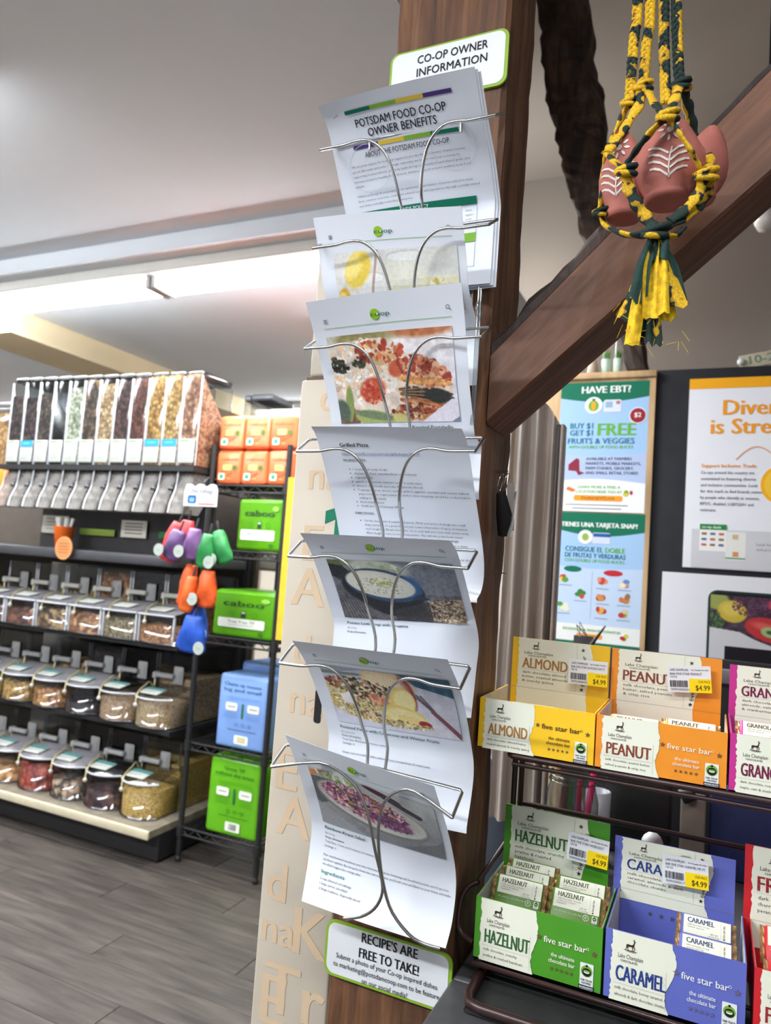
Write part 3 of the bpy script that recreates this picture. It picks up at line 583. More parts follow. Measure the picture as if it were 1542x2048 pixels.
def im_couscous():
    m = Img(190, 112, (206, 206, 216)); m.grad((178, 184, 200), (218, 214, 224)); m.poly([(.6, 0), (1, 0), (1, .2), (.74, .12)], (40, 84, 112)); m.noise(14, 20, 1); m.poly([(0, 0), (.36, 0), (.1, .07), (0, .08)], (150, 156, 176)); m.line(0, .075, .4, .06, .03, (112, 128, 112))
    m.ell(.52, .12, .20, .14, (226, 190, 130), .25, .2); m.ell(.66, .2, .05, .17, (150, 36, 40), -.12, .3); m.ell(.5, .13, .16, .11, (238, 214, 166), .25, .5)
    m.scatter(900, .27, .34, .33, .19, (.008, .02), [(224, 190, 96), (206, 168, 70), (238, 214, 140), (190, 150, 60), (244, 228, 176)], 2, tilt=.2)
    m.scatter(46, .15, .17, .14, .07, (.012, .03), [(140, 30, 40), (170, 50, 60), (96, 110, 60), (220, 150, 90), (60, 84, 50)], 3); m.scatter(90, .3, .2, .2, .1, (.012, .035), [(226, 160, 110), (84, 100, 60), (240, 220, 180), (120, 140, 84), (200, 80, 60)], 4, asp=(.25, .6))
    m.scatter(20, .36, .2, .2, .12, (.02, .036), [(52, 40, 44), (40, 34, 42)], 5, asp=(.5, .8)); m.scatter(40, .3, .36, .25, .14, (.008, .02), [(70, 90, 54), (110, 130, 70), (180, 60, 50)], 6); m.poly([(.10, .3), (.19, .26), (.23, .33), (.2, .38), (.11, .38)], (240, 236, 236)); m.scatter(10, .42, .3, .07, .05, (.02, .05), [(226, 120, 80), (236, 150, 110)], 7)
    m.ell(.60, .29, .10, .14, (236, 200, 90), .1, .1); m.ell(.615, .29, .08, .12, (246, 228, 150), .1, .3); m.ell(.59, .44, .18, .10, (238, 206, 96), .25, .08); m.ell(.60, .45, .155, .08, (246, 226, 150), .25, .25); m.ell(.63, .47, .09, .04, (244, 214, 120), .25, .4)
    m.ell(.74, .49, .05, .03, (164, 26, 36), .2, .2); m.scatter(60, .55, .52, .25, .03, (.01, .025), [(226, 200, 130), (200, 166, 90), (120, 110, 80)], 8)
    for dx in (0, .03, .06): m.line(.69 + dx, .2 + dx * .2, .82 + dx * .3, .36, .014, (92, 72, 84))
    m.line(.82, .36, 1, .57, .036, (126, 66, 76)); m.poly([(0, .5), (.5, .555), (.98, .575), (0, .59)], (204, 206, 226)); m.noise(8, 95, 10); return m.a
def im_kraut():
    m = Img(190, 112, (176, 178, 178)); m.grad((196, 200, 196), (120, 122, 126)); m.noise(12, 16, 1); m.poly([(0, .04), (.16, 0), (0, .12)], (222, 130, 70)); m.scatter(60, .25, .05, .18, .05, (.015, .05), [(150, 180, 90), (190, 206, 150), (120, 150, 70), (226, 228, 210)], 2, asp=(.2, .5))
    m.poly([(0, .1), (.3, .08), (.2, .3), (0, .4)], (74, 80, 88), .8); m.poly([(0, .36), (.14, .45), (.4, .6), (0, .6)], (150, 152, 156)); m.ell(.6, .06, .15, .028, (70, 26, 50), .3, .2); m.line(.62, .08, .86, .2, .05, (60, 52, 60))
    m.ell(.47, .30, .45, .19, (120, 122, 116), .22, .06); m.ell(.465, .285, .43, .175, (205, 206, 194), .22, .06); m.ell(.45, .27, .39, .15, (190, 180, 176), .22, .3)
    m.scatter(620, .42, .26, .34, .135, (.012, .05), [(150, 44, 90), (178, 70, 116), (214, 150, 176), (236, 214, 214), (110, 30, 66), (96, 34, 84), (226, 190, 190)], 3, asp=(.12, .4), tilt=.22)
    m.scatter(50, .42, .25, .3, .11, (.01, .026), [(60, 90, 50), (84, 110, 60), (230, 130, 60), (60, 60, 50)], 4, tilt=.22); m.scatter(160, .62, .36, .16, .06, (.012, .04), [(70, 30, 70), (110, 50, 100), (150, 80, 130)], 5, asp=(.1, .3), tilt=.22)
    m.poly([(.66, .59), (.95, .46), (1, .4), (1, .59)], (104, 104, 106), .8); m.noise(8, 95, 6); return m.a
GRP = 'sheets in the wire rack'
def finish(k, t, p): p.build('print', sheet_map(k), t, 0.0007)
# page 1 : stapled benefit leaflets, three deep
for i in range(3):
    if i: make_sheet(1, 'leaflet', ('owner benefits leaflet showing a thin edge right behind the front leaflet' if i == 1 else 'owner benefits leaflet at the very back of the top pocket'), 'leaflet', GRP, 0.0045 * i, 0.0035 * i, -0.002 * i)
t = make_sheet(1, 'leaflet', 'owner benefits leaflet with green yellow and purple bars in the top pocket', 'leaflet', GRP)
p = Print(); BARC = [(12, 110, 84), (130, 176, 58), (222, 190, 66), (76, 52, 120)]
for i, c in enumerate(BARC): p.rect(.033 + i * .0375, .0165, .0705 + i * .0375, .0215, c, 1, .01)
for i, c in enumerate(BARC[::-1]): p.rect(.033 + i * .0375, .0600, .0705 + i * .0375, .0650, c, 1, .01)
NB = (38, 38, 52)
p.text('POTSDAM FOOD CO-OP', .108, .0395, .0098, NB, w=.128, align='C', bold=.012); p.text('OWNER BENEFITS', .108, .0525, .0098, NB, w=.098, align='C', bold=.012)
p.ring(.05, .09, .03, .0006, (206, 212, 222), n=40); p.ring(.172, .08, .03, .0006, (206, 212, 222), n=40)
p.text('ABOUT THE POTSDAM FOOD CO-OP', .108, .0762, .0064, NB, w=.120, align='C', bold=.006)
for i, s in enumerate(['We are your source for local and organic food in the North Country. Owners receive', 'special discounts and perks. Through ownership we bolster our local economy by', 'supporting local producers, you help build strong community around shared goals, you', 'increase access to healthy food choices, and you support a more resilient local food', 'system.', '', 'What is a Co-op? A cooperative is an autonomous association of person united to meet', 'their common economic, social and cultural needs and aspirations through a jointly-owned', 'and democratically-controlled enterprise.']):
    if s: p.text(s, .024, .0862 + i * .0062, .0026, (96, 98, 110), w=.00198 * len(s), res=1)
p.rect(.021, .1425, .192, .1525, (10, 112, 84), 1, .012); p.text('ENDS POLICY', .105, .1495, .0045, (225, 238, 232), align='C', bold=.008)
p.rect(.0212, .1525, .0217, .25, (120, 124, 136), 1, .012); p.rect(.1915, .1525, .192, .25, (120, 124, 136), 1, .012)
for i, s in enumerate(['food', 'mplace', 'levels', 'and']): p.text(s, .176, .162 + i * .0075, .0028, (110, 112, 124), res=1)
p.rect(.165, .199, .192, .213, (120, 172, 50), 1, .012); p.rect(.021, .2495, .192, .25, (120, 124, 136), 1, .012)
p.line((.0145, .0215), (.023, .0185), .0009, (150, 152, 160), 3)
finish(1, t, p)
def photo_page(k, label, im, u0, u1, v0, v1, title, more=(), inf=None):
    t = make_sheet(k, 'recipe_sheet', label, 'recipe sheet', GRP); p = Print(); coop_header(p); p.image(im, u0, v0, u1, v1)
    if title: p.text(title, u0 + .002, v1 + .0115, .0048, (44, 92, 96), bold=.02, w=len(title) * .0033)
    for i, s in enumerate(more):
        if s: p.text(s, u0 + .002, v1 + .0195 + i * .0062, .0030, (112, 116, 126) if i == 0 else (78, 80, 88), w=len(s) * .00165, bold=.012 if i == 1 else 0, res=1)
    return t, p
t, p = photo_page(2, 'recipe sheet with a pale photo of lemonade glasses in the second pocket', im_lemonade(), .024, .205, .052, .15, '', ()); finish(2, t, p)
t, p = photo_page(3, 'recipe sheet with a photo of tomato lasagne in the third pocket', im_lasagne(), .018, .199, .050, .172, '', ()); p.text('Roasted Portabello', .13, .182, .005, (44, 92, 96), bold=.02, w=.058, align='L'); finish(3, t, p)
t = make_sheet(4, 'recipe_sheet', 'text only grilled pizza recipe sheet in the fourth pocket', 'recipe sheet', GRP); p = Print(); TK = (52, 52, 60)
p.text('Grilled Pizza', .034, .034, .0056, TK, w=.044, bold=.03); p.text('https://www.violife.com/en-us/recipe/grilled-pizza-251258', .034, .0455, .0030, (50, 80, 150), w=.115, res=1); p.rect(.034, .0465, .149, .0469, (50, 80, 150), 1, .02); p.text('INGREDIENTS', .034, .0555, .0032, TK, w=.034, bold=.02, res=1)
for i, s in enumerate(['1 pound fresh pizza dough', 'all-purpose flour, semolina flour or cornmeal', 'vegetable oil', 'jarred or homemade marinara sauce or pizza sauce', 'about 2 cups Violife Just Like Mozzarella Shreds', 'Toppings of your choice, such as grilled eggplant, zucchini and onions, halved', 'grape tomatoes, vegan pepperoni and/or olives (toppings should be cooked before', 'adding to the pizza)', 'fresh basil leaves', 'Violife Just Like Parmesan Wedge']):
    v = .0685 + i * .0062; p.text(s, .046, v, .0028, TK, w=len(s) * .00207, res=1)
    if i not in (6, 7): p.ell(.0405, v - .0012, .0009, .0009, TK, 2, 8)
p.text('DIRECTIONS:', .034, .136, .0032, TK, w=.03, bold=.02, res=1)
for i, s in enumerate(['Cut the dough into 4 equal-sized pieces. Mold each piece of dough into a ball', 'shape and place on a greased sheet pan. Leave a few inches of space in between', 'each dough ball. Brush some olive oil on each ball and cover with plastic wrap.', 'Allow dough to come to room temperature. This will take a few hours (exact', 'timing depends on the temperature of the kitchen), so plan accordingly.', 'Working with one ball at a time, open the pizza crusts. Lightly flour a clean', 'work surface. (Use either semolina flour, all-purpose flour or cornmeal.) Stretch', 'the dough into an 8-inch circle.', 'Preheat the grill to medium. Brush vegetable oil on grill grates to prevent the', 'dough from sticking. Grill the first side.']):
    v = .147 + i * .0062 + (.0015 if i > 4 else 0) + (.0015 if i > 7 else 0); p.text(s, .046, v, .0028, TK, w=len(s) * .00195, res=1)
    if i in (0, 5, 8): p.ell(.0405, v - .0012, .0009, .0009, TK, 2, 8)
finish(4, t, p)
t, p = photo_page(5, 'recipe sheet with a photo of potato leek soup in a black skillet', im_soup(), .0215, .205, .051, .157, 'Potato Leek Soup with Gruyere', ['By: Co+op', 'Recipe Information']); finish(5, t, p)
t, p = photo_page(6, 'recipe sheet with a photo of roasted pears, couscous and lemon slices', im_couscous(), .0215, .205, .048, .156, 'Roasted Pears with Couscous and Winter Fruits', ['By: Lynne Vea', 'Recipe Information', 'Total Time: 45 minutes; 20 minutes active', 'Servings: 4', '', 'Chewy couscous is studded with a sunburst of juicy accompaniment of roasted pears.']); p.text('on or h', .196, .05, .003, (100, 104, 114), res=1); finish(6, t, p)
t, p = photo_page(7, 'recipe sheet with a photo of purple cabbage salad in the lowest pocket', im_kraut(), .0215, .205, .050, .160, 'Rainbow Kraut Salad', ['By: Co+op', 'Recipe Information', 'Total Time: 1 hour and 20 minutes; 20 minutes active', 'Servings: 6', '', "Raw, unpasteurized sauerkraut and other fermented foods are brimming with beneficial bacteria, and it's good to", "eat them regularly. By mixing live kraut into raw vegetables, you'll add color and flavor to your kraut, and make", 'shredded veggies into a tangy salad.'])
p.text('Ingredients', .0235, .234, .0046, (20, 120, 120), w=.036, bold=.008)
for i, s in enumerate(['2 cups slivered red cabbage', '1 large carrot, shredded', '2 large scallions, diagonally sliced']): p.text(s, .0235, .2425 + i * .0066, .0032, (62, 64, 72), w=len(s) * .00178, res=1)
finish(7, t, p)
# ---------------------------------------------------------------- bulk food gondola on the left
BLACK = mat('black_steel', (26, 26, 28), 0.55, vary=0.1); DKPL = mat('dark_plastic', (52, 54, 60), 0.4); DECK = mat('deck_enamel', (196, 186, 160), 0.5, vary=0.04)
CLR = clear('clear_bin_plastic'); CLR2 = clear('clear_lid_plastic', (214, 216, 222), 0.22, 0.15); GREYP = mat('grey_plastic', (150, 150, 150), 0.5); CARDW = mat('label_card', (186, 190, 183), 0.6, vary=0.02)
GX0, GX1, GY = -4.6, -2.135, 2.544
gd = thing('bulk_food_gondola', 'black store gondola with a cream deck holding the bulk food bins', 'shelving unit', (-3.3, 2.9, 0))
MB().box(GX0, GX1, GY + 0.02, 3.15, 0.012, 0.125).build('kick_plate', BLACK, gd)
MB().box(GX0, GX1, GY - 0.045, 3.15, 0.125, 0.155).build('deck', mat('deck_top', (120, 112, 98), 0.5, vary=0.12), gd)
MB().rbox(GX0, GX1, GY - 0.055, GY - 0.044, 0.120, 0.157, 0.003).build('deck_rail', DECK, gd)
MB().box(GX0, GX1, 3.12, 3.15, 0.155, 1.70).build('back_panel', mat('brown_backing', (70, 62, 54), 0.8), gd)
for z in (0.545, 0.918): MB().box(GX0, GX1 - 0.03, GY + 0.06, 3.12, z - 0.018, z).build('shelf', BLACK, gd)
MB().rbox(GX0, GX1 - 0.03, GY + 0.02, 3.12, 1.27, 1.318, 0.006).build('counter_shelf', mat('charcoal_laminate', (62, 62, 66), 0.4), gd)
MB().box(-3.28, GX1 - 0.02, GY + 0.22, GY + 0.24, 1.318, 1.73).build('upper_back_panel', mat('charcoal_panel', (48, 47, 48), 0.6), gd)
MB().box(-3.36, -2.106, GY - 0.012, GY + 0.26, 1.700, 1.724).build('dispenser_rail', BLACK, gd)
for x in (GX0 + .02, GX1 - 0.05): MB().box(x, x + 0.03, 3.08, 3.12, 0.155, 2.0).build('upright', BLACK, gd)
xb = [at(px, 745, GY).x for px in (30, 63, 93, 120, 150, 181, 211, 244, 277, 311, 346, 380)] + [-2.079]
xb = list(np.linspace(xb[0], -2.106, 13))
GRAIN = [('dark roasted coffee beans', [(56, 46, 46), (84, 66, 62), (68, 54, 52), (112, 92, 86)]), ('near black coffee beans', [(50, 41, 44), (76, 58, 58), (60, 47, 48), (102, 80, 74)]), ('dark brown coffee beans', [(58, 48, 46), (92, 78, 66), (72, 59, 54), (120, 102, 88)]), None,
    ('pale green white beans', [(206, 212, 186), (186, 194, 166), (222, 226, 204), (170, 176, 150)]), ('mixed brown lentils', [(92, 76, 62), (120, 98, 78), (70, 58, 50), (150, 118, 84)]), ('cream coloured chickpeas', [(206, 176, 132), (186, 154, 110), (224, 196, 152), (170, 136, 96)]), ('purple brown beans', [(96, 66, 58), (76, 50, 46), (118, 84, 74), (60, 40, 40)]),
    ('rusty red beans', [(104, 58, 46), (126, 72, 56), (82, 44, 36), (140, 88, 68)]), ('golden yellow grain', [(206, 160, 84), (184, 136, 66), (224, 182, 108), (166, 120, 58)]), ('yellow tan grain', [(196, 154, 84), (212, 172, 104), (176, 132, 68), (226, 192, 126)]), ('pinkish tan grain', [(190, 142, 108), (170, 120, 88), (208, 164, 130), (150, 104, 76)])]
ORD = ['first', 'second', 'third', 'fourth', 'fifth', 'sixth', 'seventh', 'eighth', 'ninth', 'tenth', 'eleventh', 'last']
def lumpy(x0, x1, y0, y1, z0, z1, amp, nx=10, ny=6, seed=0, slope=0):
    r = random.Random(seed); mb = MB(); g = []
    for j in range(ny + 1):
        g.append([(x0 + (x1 - x0) * i / nx, y0 + (y1 - y0) * j / ny, z1 + (r.uniform(-amp, amp) if 0 < i < nx and 0 < j < ny else r.uniform(-amp, amp) * .5) + slope * (j / ny)) for i in range(nx + 1)])
    mb.grid(g, 0, True)
    per = [g[0][i] for i in range(nx + 1)] + [g[j][nx] for j in range(1, ny + 1)] + [g[ny][i] for i in range(nx - 1, -1, -1)] + [g[j][0] for j in range(ny - 1, 0, -1)]
    n = len(per); mb.add(per + [(p[0], p[1], z0) for p in per], [(i, n + i, n + (i + 1) % n, (i + 1) % n) for i in range(n)] + [tuple(range(n, 2 * n))], 0, False); return mb
HEAD = {1: 1, 9: 1, 10: 1}
def spout_mat():
    t = NT('spout_plastic'); co = t.coord((9, 9, 9)); c = t.ramp(t.noise(co, 2.0, 3), [(.3, (100, 96, 92)), (.5, (140, 136, 132)), (.7, (166, 163, 159))]); t.link(c, t.b.inputs['Base Color']); t.b.inputs['Roughness'].default_value = .35
    tr = t.new('ShaderNodeBsdfTransparent'); tr.inputs[0].default_value = (.8, .8, .8, 1); mx = t.new('ShaderNodeMixShader'); mx.inputs[0].default_value = .5; t.link(tr.outputs[0], mx.inputs[1]); t.link(t.b.outputs[0], mx.inputs[2]); t.link(mx.outputs[0], t.out.inputs[0]); return t.m
SPOUT = spout_mat()
CAPM = clear('smoked_plastic', (120, 124, 130), .2, .15)
LIDM = mat('smoke_cap', (88, 92, 98), 0.3)
TOPZ = [.345, .335, .35, 0, .375, .408, .385, .395, .405, .408, .408, .408]
for i in range(12):
    a, b = xb[i] + 0.003, xb[i + 1] - 0.003; c = (a + b) / 2; zt = 2.176 - 0.0015 * i; y0, y1 = GY, GY + 0.235
    what = GRAIN[i][0] if GRAIN[i] else None
    t = thing('gravity_dispenser', ('clear gravity dispenser holding %s, %s from the left in the top row' % (what, ORD[i])) if what else 'empty clear gravity dispenser between the coffee beans and the pale beans', 'dispenser', (c, GY + 0.1, 1.724), 'gravity dispensers on the gondola')
    mb = MB(); hp = rrect_pts(a, b, y0, y1, 0.012, 3); n = len(hp)
    mb.add([(x, y, 1.726) for x, y in hp] + [(x, y, zt - 0.03) for x, y in hp], [(k, (k + 1) % n, n + (k + 1) % n, n + k) for k in range(n)], 0, True); mb.build('hopper', CLR, t)
    MB().rbox(a + .004, b - .004, y0 + .004, y1 - .004, zt - 0.032, zt, 0.010).build('cap', CAPM, t)
    for xx in (a, b): MB().rbox(xx - 0.0022, xx + 0.0022, y0 - 0.002, y0 + 0.004, 1.726, zt - 0.03, 0.001).build('corner_rib', mat('rib_plastic', (190, 193, 198), 0.25), t)
    lc = MB().rbox(a + 0.004, b - 0.008, y0 - 0.006, y0 - 0.003, 1.738, 1.846, 0.001).build('label_card', CARDW, t)
    p = Print(); w = b - a - 0.012; r = random.Random(i)
    if i in HEAD:
        p.rect(0, 0, w, .036, (46, 150, 186)); p.rect(0, .036, w, .039, (226, 130, 90)); p.rect(w * .2, .012, w * .75, .018, (110, 196, 220), 2)
    else: p.rect(.004, .004, w * .6, .012, (96, 160, 90)); p.rect(w * .4, .014, w - .004, .018, (190, 216, 150))
    for k in range(4): p.rect(w * .1, .05 + k * .012, w * r.uniform(.5, .9), .054 + k * .012, (168, 172, 170))
    p.build('label_print', front_map(a + .004, y0 - 0.006, 1.846), t)
    pts = [(y0 + .02, 1.700), (y0 + .13, 1.700), (y0 + .13, 1.60), (y0 + .06, 1.508), (y0 - .045, 1.508), (y0 - .035, 1.56), (y0 - .008, 1.62)]
    MB().prismx(pts, a + .006, b - .006).build('spout', SPOUT, t)
    MB().tube(smooth3([(a + .007, y0 + .002, 1.70), (a + .007, y0 - .008, 1.62), (a + .007, y0 - .034, 1.56), (a + .007, y0 - .046, 1.51)], 3), .0035, 6).build('spout_rib', MATS['rib_plastic'], t)
    MB().cyl((b - .012, y0 - .012, 1.612), (b - .012, y0 + .02, 1.640), .013, n=10).build('lever', BLACK, t)
    MB().rbox(c - .02, c + .018, y0 + .02, y0 + .06, 1.62, 1.695, .006).build('paddle_housing', mat('pewter_plastic', (104, 100, 98), 0.5), t)
    if what:
        nm = what.split()[-1]; nm = {'beans': 'beans', 'lentils': 'lentils', 'chickpeas': 'chickpeas', 'grain': 'grain'}[nm]
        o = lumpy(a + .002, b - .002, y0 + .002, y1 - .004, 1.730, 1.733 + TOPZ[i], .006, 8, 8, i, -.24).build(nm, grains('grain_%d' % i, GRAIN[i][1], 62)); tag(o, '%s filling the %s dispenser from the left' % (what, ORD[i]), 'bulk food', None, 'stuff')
a, b = at(-45, 806, 2.60), at(24, 930, 2.60); t = thing('gravity_dispenser', 'dispenser of tan grain cut off by the left picture edge', 'dispenser', (b.x - .05, 2.66, b.z))
MB().rbox(a.x, b.x, 2.60, 2.80, b.z, a.z - .03, .01).build('hopper', CLR, t); MB().rbox(a.x, b.x, 2.60, 2.80, a.z - .03, a.z, .01).build('cap', CLR2, t)
tag(lumpy(a.x + .006, b.x - .006, 2.606, 2.79, b.z + .004, a.z - .06, .006, 6, 6, 3).build('grain', grains('edge_grain', [(196, 150, 92), (170, 126, 74), (214, 172, 116)], 60)), 'tan grain in the dispenser at the left picture edge', 'bulk food', None, 'stuff')
p0, p1 = at(-40, 932, 2.60), at(10, 1012, 2.60); tag(MB().rbox(p0.x, p1.x, 2.60, 2.70, p1.z, p0.z, .02, 3).build('snack_bag', mat('orange_film_bag', (226, 140, 40), 0.35)), 'orange snack bag at the left picture edge below the tan dispenser', 'bag')
# cup of spoons, its round tag and the little signs on the counter shelf
cp = at(126, 1085, GY + .10); cup = thing('utensil_cup', 'orange paper cup of white spoons on the counter shelf', 'cup', (cp.x, cp.y, 1.318))
MB().lathe([(.0, 0), (.036, 0), (.050, .105), (.052, .108), (.049, .104), (.034, .004), (0, .004)], (cp.x, cp.y, 1.318), 18).build('cup_body', mat('orange_cup', (236, 108, 30), 0.5), cup)
for k in range(7): a = k * .9; MB().tube([(cp.x + .015 * math.cos(a), cp.y + .015 * math.sin(a), 1.33), (cp.x + .05 * math.cos(a), cp.y + .03 * math.sin(a), 1.47)], [.004, .011], 6, flat=.4).build('spoon', mat('white_spoon', (226, 226, 222), 0.4), cup)
tp = at(127, 1096, GY - .005); tg = thing('round_tag', 'round tan tag with lines of print hanging below the orange cup', 'tag', (tp.x, tp.y, tp.z))
MB().tube([(tp.x, tp.y + .004, tp.z), (tp.x, tp.y, tp.z)], .056, 24).build('disc', mat('tan_card', (198, 132, 78), 0.6), tg)
pr = Print(); pr.ring(0, 0, .053, .003, (226, 176, 130), n=28)
for k in range(4): pr.rect(-.03, -.024 + k * .014, .03, -.019 + k * .014, (168, 102, 56))
pr.build('print', front_map(tp.x, tp.y, tp.z), tg)
def card(name, label, px0, py0, px1, py1, y, col, lines, lc, cat='card'):
    a, b = at(px0, py0, y), at(px1, py1, y); t = thing(name, label, cat, ((a.x + b.x) / 2, y, b.z))
    MB().box(a.x, b.x, y, y + .004, b.z, a.z).build('card', mat('card_' + '_'.join(map(str, col)), col, 0.6, vary=.02), t); p = Print(); w, h = b.x - a.x, a.z - b.z
    for k in range(lines): p.rect(w * .15, h * (.14 + .76 * k / lines), w * .85, h * (.14 + .76 * k / lines) + h * .07, lc)
    p.build('print', front_map(a.x, y, a.z), t); return t
card('info_card', 'grey white printed card behind the orange cup of spoons', 86, 1030, 135, 1068, GY + .20, (196, 192, 178), 4, (150, 146, 136))
card('green_strip', 'long lime green label strip right of the orange cup', 160, 1056, 228, 1073, GY + .20, (126, 150, 56), 1, (156, 180, 90), 'label')
card('notice_card', 'white notice card with four lines on the black panel', 244, 1040, 291, 1077, GY + .20, (212, 206, 194), 4, (120, 116, 112))
card('green_label', 'small dark green label behind the red pouches', 318, 1063, 345, 1078, GY + .20, (24, 110, 60), 1, (30, 130, 72), 'label')
# -- scoop bins
CORD = mat('ball_chain', (172, 162, 120), 0.4, 0.3)
FOODS = {0: [('rows of granola clusters', [(116, 74, 58), (96, 60, 48), (140, 92, 70), (78, 50, 42)]), ('dark mixed nuts', [(150, 118, 78), (96, 72, 56), (70, 52, 46), (178, 148, 104)]), ('tan trail mix', [(186, 132, 84), (150, 100, 66), (206, 158, 110), (120, 80, 58)]), ('grey green seeds', [(150, 132, 96), (118, 104, 78), (84, 76, 62), (178, 164, 126)]), ('brown pecan pieces', [(176, 122, 78), (140, 92, 58), (204, 150, 100), (110, 70, 48)])],
    1: [('yellow walnut pieces', [(196, 156, 84), (170, 128, 66), (216, 182, 112), (140, 102, 56)]), ('golden granola', [(196, 144, 88), (172, 118, 68), (214, 168, 112), (146, 96, 56)]), ('black dried fruit', [(46, 38, 44), (62, 48, 52), (34, 30, 36)]), ('fine tan rice', [(176, 146, 112), (160, 130, 98), (190, 160, 126)]), ('fine pale couscous', [(188, 160, 120), (170, 142, 104), (200, 174, 136)])],
    2: [('dried mango strips', [(216, 158, 96), (196, 132, 72), (230, 178, 120)]), ('red dried papaya strips', [(176, 72, 56), (150, 52, 44), (200, 104, 78), (130, 44, 44)]), ('pale dried ginger chunks', [(172, 142, 116), (140, 112, 92), (196, 168, 140), (90, 74, 66)]), ('dark dried berries', [(62, 36, 40), (90, 50, 50), (44, 30, 36), (110, 74, 60)]), ('yellow cornmeal', [(216, 178, 96), (200, 160, 78), (228, 194, 120)])]}
FILL = {0: [.085, .10, .10, .095, .085], 1: [.09, .085, .05, .10, .11], 2: [.07, .12, .075, .07, .115]}
ROWZ = [0.920, 0.547, 0.157]; ROWN = ['top', 'middle', 'bottom']; BW = 0.219
R1X = [-2.172, -2.180, -2.196]
for row in range(3):
    Z = ROWZ[row]; Y0 = 2.575 - (0.02 if row == 2 else 0); X1 = R1X[row]; round_ = row > 0
    for i in range(-1, 5):
        b = X1 - BW * (4 - i) - .004; a = b - BW + .008; c = (a + b) / 2; j = max(i, 0)
        what, cols = FOODS[row][j]
        place = 'cut off by the left picture edge' if i < 0 else ('%s from the left' % ORD[i]) if i < 4 else 'at the right end'
        t = thing('scoop_bin', 'clear scoop bin in the %s row, %s' % (ROWN[row], 'cut off by the left picture edge') if i < 0 else 'clear scoop bin of %s in the %s row, %s' % (what, ROWN[row], place), 'bin', (c, Y0 + .2, Z), 'scoop bins on the gondola')
        D = .055 if round_ else .012; fl_ = .128 if row < 2 else .15
        def outline(off):
            pts = []
            for k in range(9):
                u = k / 8 * 2 - 1; pts.append((c + (BW / 2 - .004 - off) * u, Y0 + off + D * (abs(u) ** 2.4)))
            return pts
        o = outline(0); back = Y0 + .19; n = len(o); sd = [(b, back), (a, back)]; per = o + sd; N = len(per)
        mb = MB(); mb.add([(x, y, Z + .002) for x, y in per] + [(x, y, Z + fl_) for x, y in per], [(k, (k + 1) % N, N + (k + 1) % N, N + k) for k in range(N)] + [tuple(range(N))], 0, True); mb.build('front_tray', CLR, t)
        mb = MB(); rb = [(a, back), (b, back), (b, Y0 + .46), (a, Y0 + .46)]; mb.add([(x, y, Z + .002) for x, y in rb] + [(x, y, Z + .31) for x, y in rb], [(k, (k + 1) % 4, 4 + (k + 1) % 4, 4 + k) for k in range(4)]); mb.build('rear_hopper', CLR, t)
        for xx in (a + .004, b - .004): MB().rbox(xx - .004, xx + .004, back - .006, back + .002, Z + fl_ + .03, Z + .31, .002).build('corner_rib', MATS['rib_plastic'] if row == 0 else CLR2, t)
        mb = MB(); lo = [(x, y - .006, Z + fl_) for x, y in o]; hi = [(x, back, Z + fl_ + .042) for x, y in o]; mb.grid([lo, [(p[0], p[1], p[2] + .008) for p in lo], hi], 0, True); mb.build('lid', mat('smoke_lid', (112, 110, 114), 0.25, vary=.03) if not (row and i in (3, 4)) else CLR2, t)
        MB().tube([(x, y - .004, Z + fl_ + .003) for x, y in o], .005, 6).build('lid_rim', MATS['rib_plastic'], t)
        MB().tube([(x, y + .001, Z + .006) for x, y in o], .004, 6).build('foot_rim', CLR2, t)
        if row == 0:
            for xx in (a + .006, b - .006): MB().rbox(xx - .005, xx + .005, Y0 + .010, Y0 + .022, Z + .004, Z + fl_, .003).build('front_rib', MATS['rib_plastic'], t)
        ang = math.atan2(.034, back - Y0); M_ = Matrix.Translation((c - .02, Y0 + .062, Z + fl_ + .0245)) @ Matrix.Rotation(ang, 4, 'X')
        MB().rbox(-.058, .052, -.034, .036, 0, .004, .0015, M=M_).build('label_card', CARDW, t)
        if row > 0:
            q = Print(); q.rect(0, 0, .11, .026, (76, 130, 130)); q.rect(.01, .04, .08, .046, (170, 172, 170)); q.rect(.01, .052, .06, .056, (170, 172, 170))
            bp_ = M_ @ Vector((-.058, .036, .004)); uv = M_.to_3x3() @ Vector((1, 0, 0)); vv_ = M_.to_3x3() @ Vector((0, -1, 0)); q.build('label_print', plane_map(bp_, uv, vv_), t)
        hx = c + .02; hz = Z + .175
        MB().rbox(hx - .028, hx + .028, back - .014, back - .003, hz, hz + .082, .006).rbox(hx - .018, hx + .018, back - .018, back - .013, hz + .010, hz + .072, .003).build('scoop_holder', GREYP, t)
        MB().rbox(hx - .115, hx - .01, back - .040, back - .016, hz + .026, hz + .048, .006).rbox(hx - .128, hx - .105, back - .044, back - .010, hz + .018, hz + .050, .007).build('scoop_handle', mat('pale_plastic', (186, 184, 176), 0.4) if row == 0 else GREYP, t)
        cx = hx - .118; ch = [(cx, back - .03, hz + .02), (cx + .01, back - .045, hz - .02), (cx - .004, back - .06, Z + fl_ + .05), (cx + .018, Y0 + .08, Z + fl_ + .045), (cx + .03, Y0 + .02, Z + fl_ + .02), (cx + .045, Y0 - .006, Z + fl_ - .03)]
        MB().tube(smooth3(ch, 3), .0042, 6).build('tether', CORD, t); MB().ball(ch[-1], .011, .009, .011, 8).build('tether_knob', MATS['pale_plastic'] if 'pale_plastic' in MATS else GREYP, t)
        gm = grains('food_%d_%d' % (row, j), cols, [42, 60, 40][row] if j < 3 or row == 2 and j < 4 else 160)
        mb = MB(); oi = outline(.004); peri = oi + [(b - .005, back - .004), (a + .005, back - .004)]; h_ = FILL[row][j]; r = random.Random(row * 10 + i); ctr = (c, (Y0 + back) / 2)
        rings = []
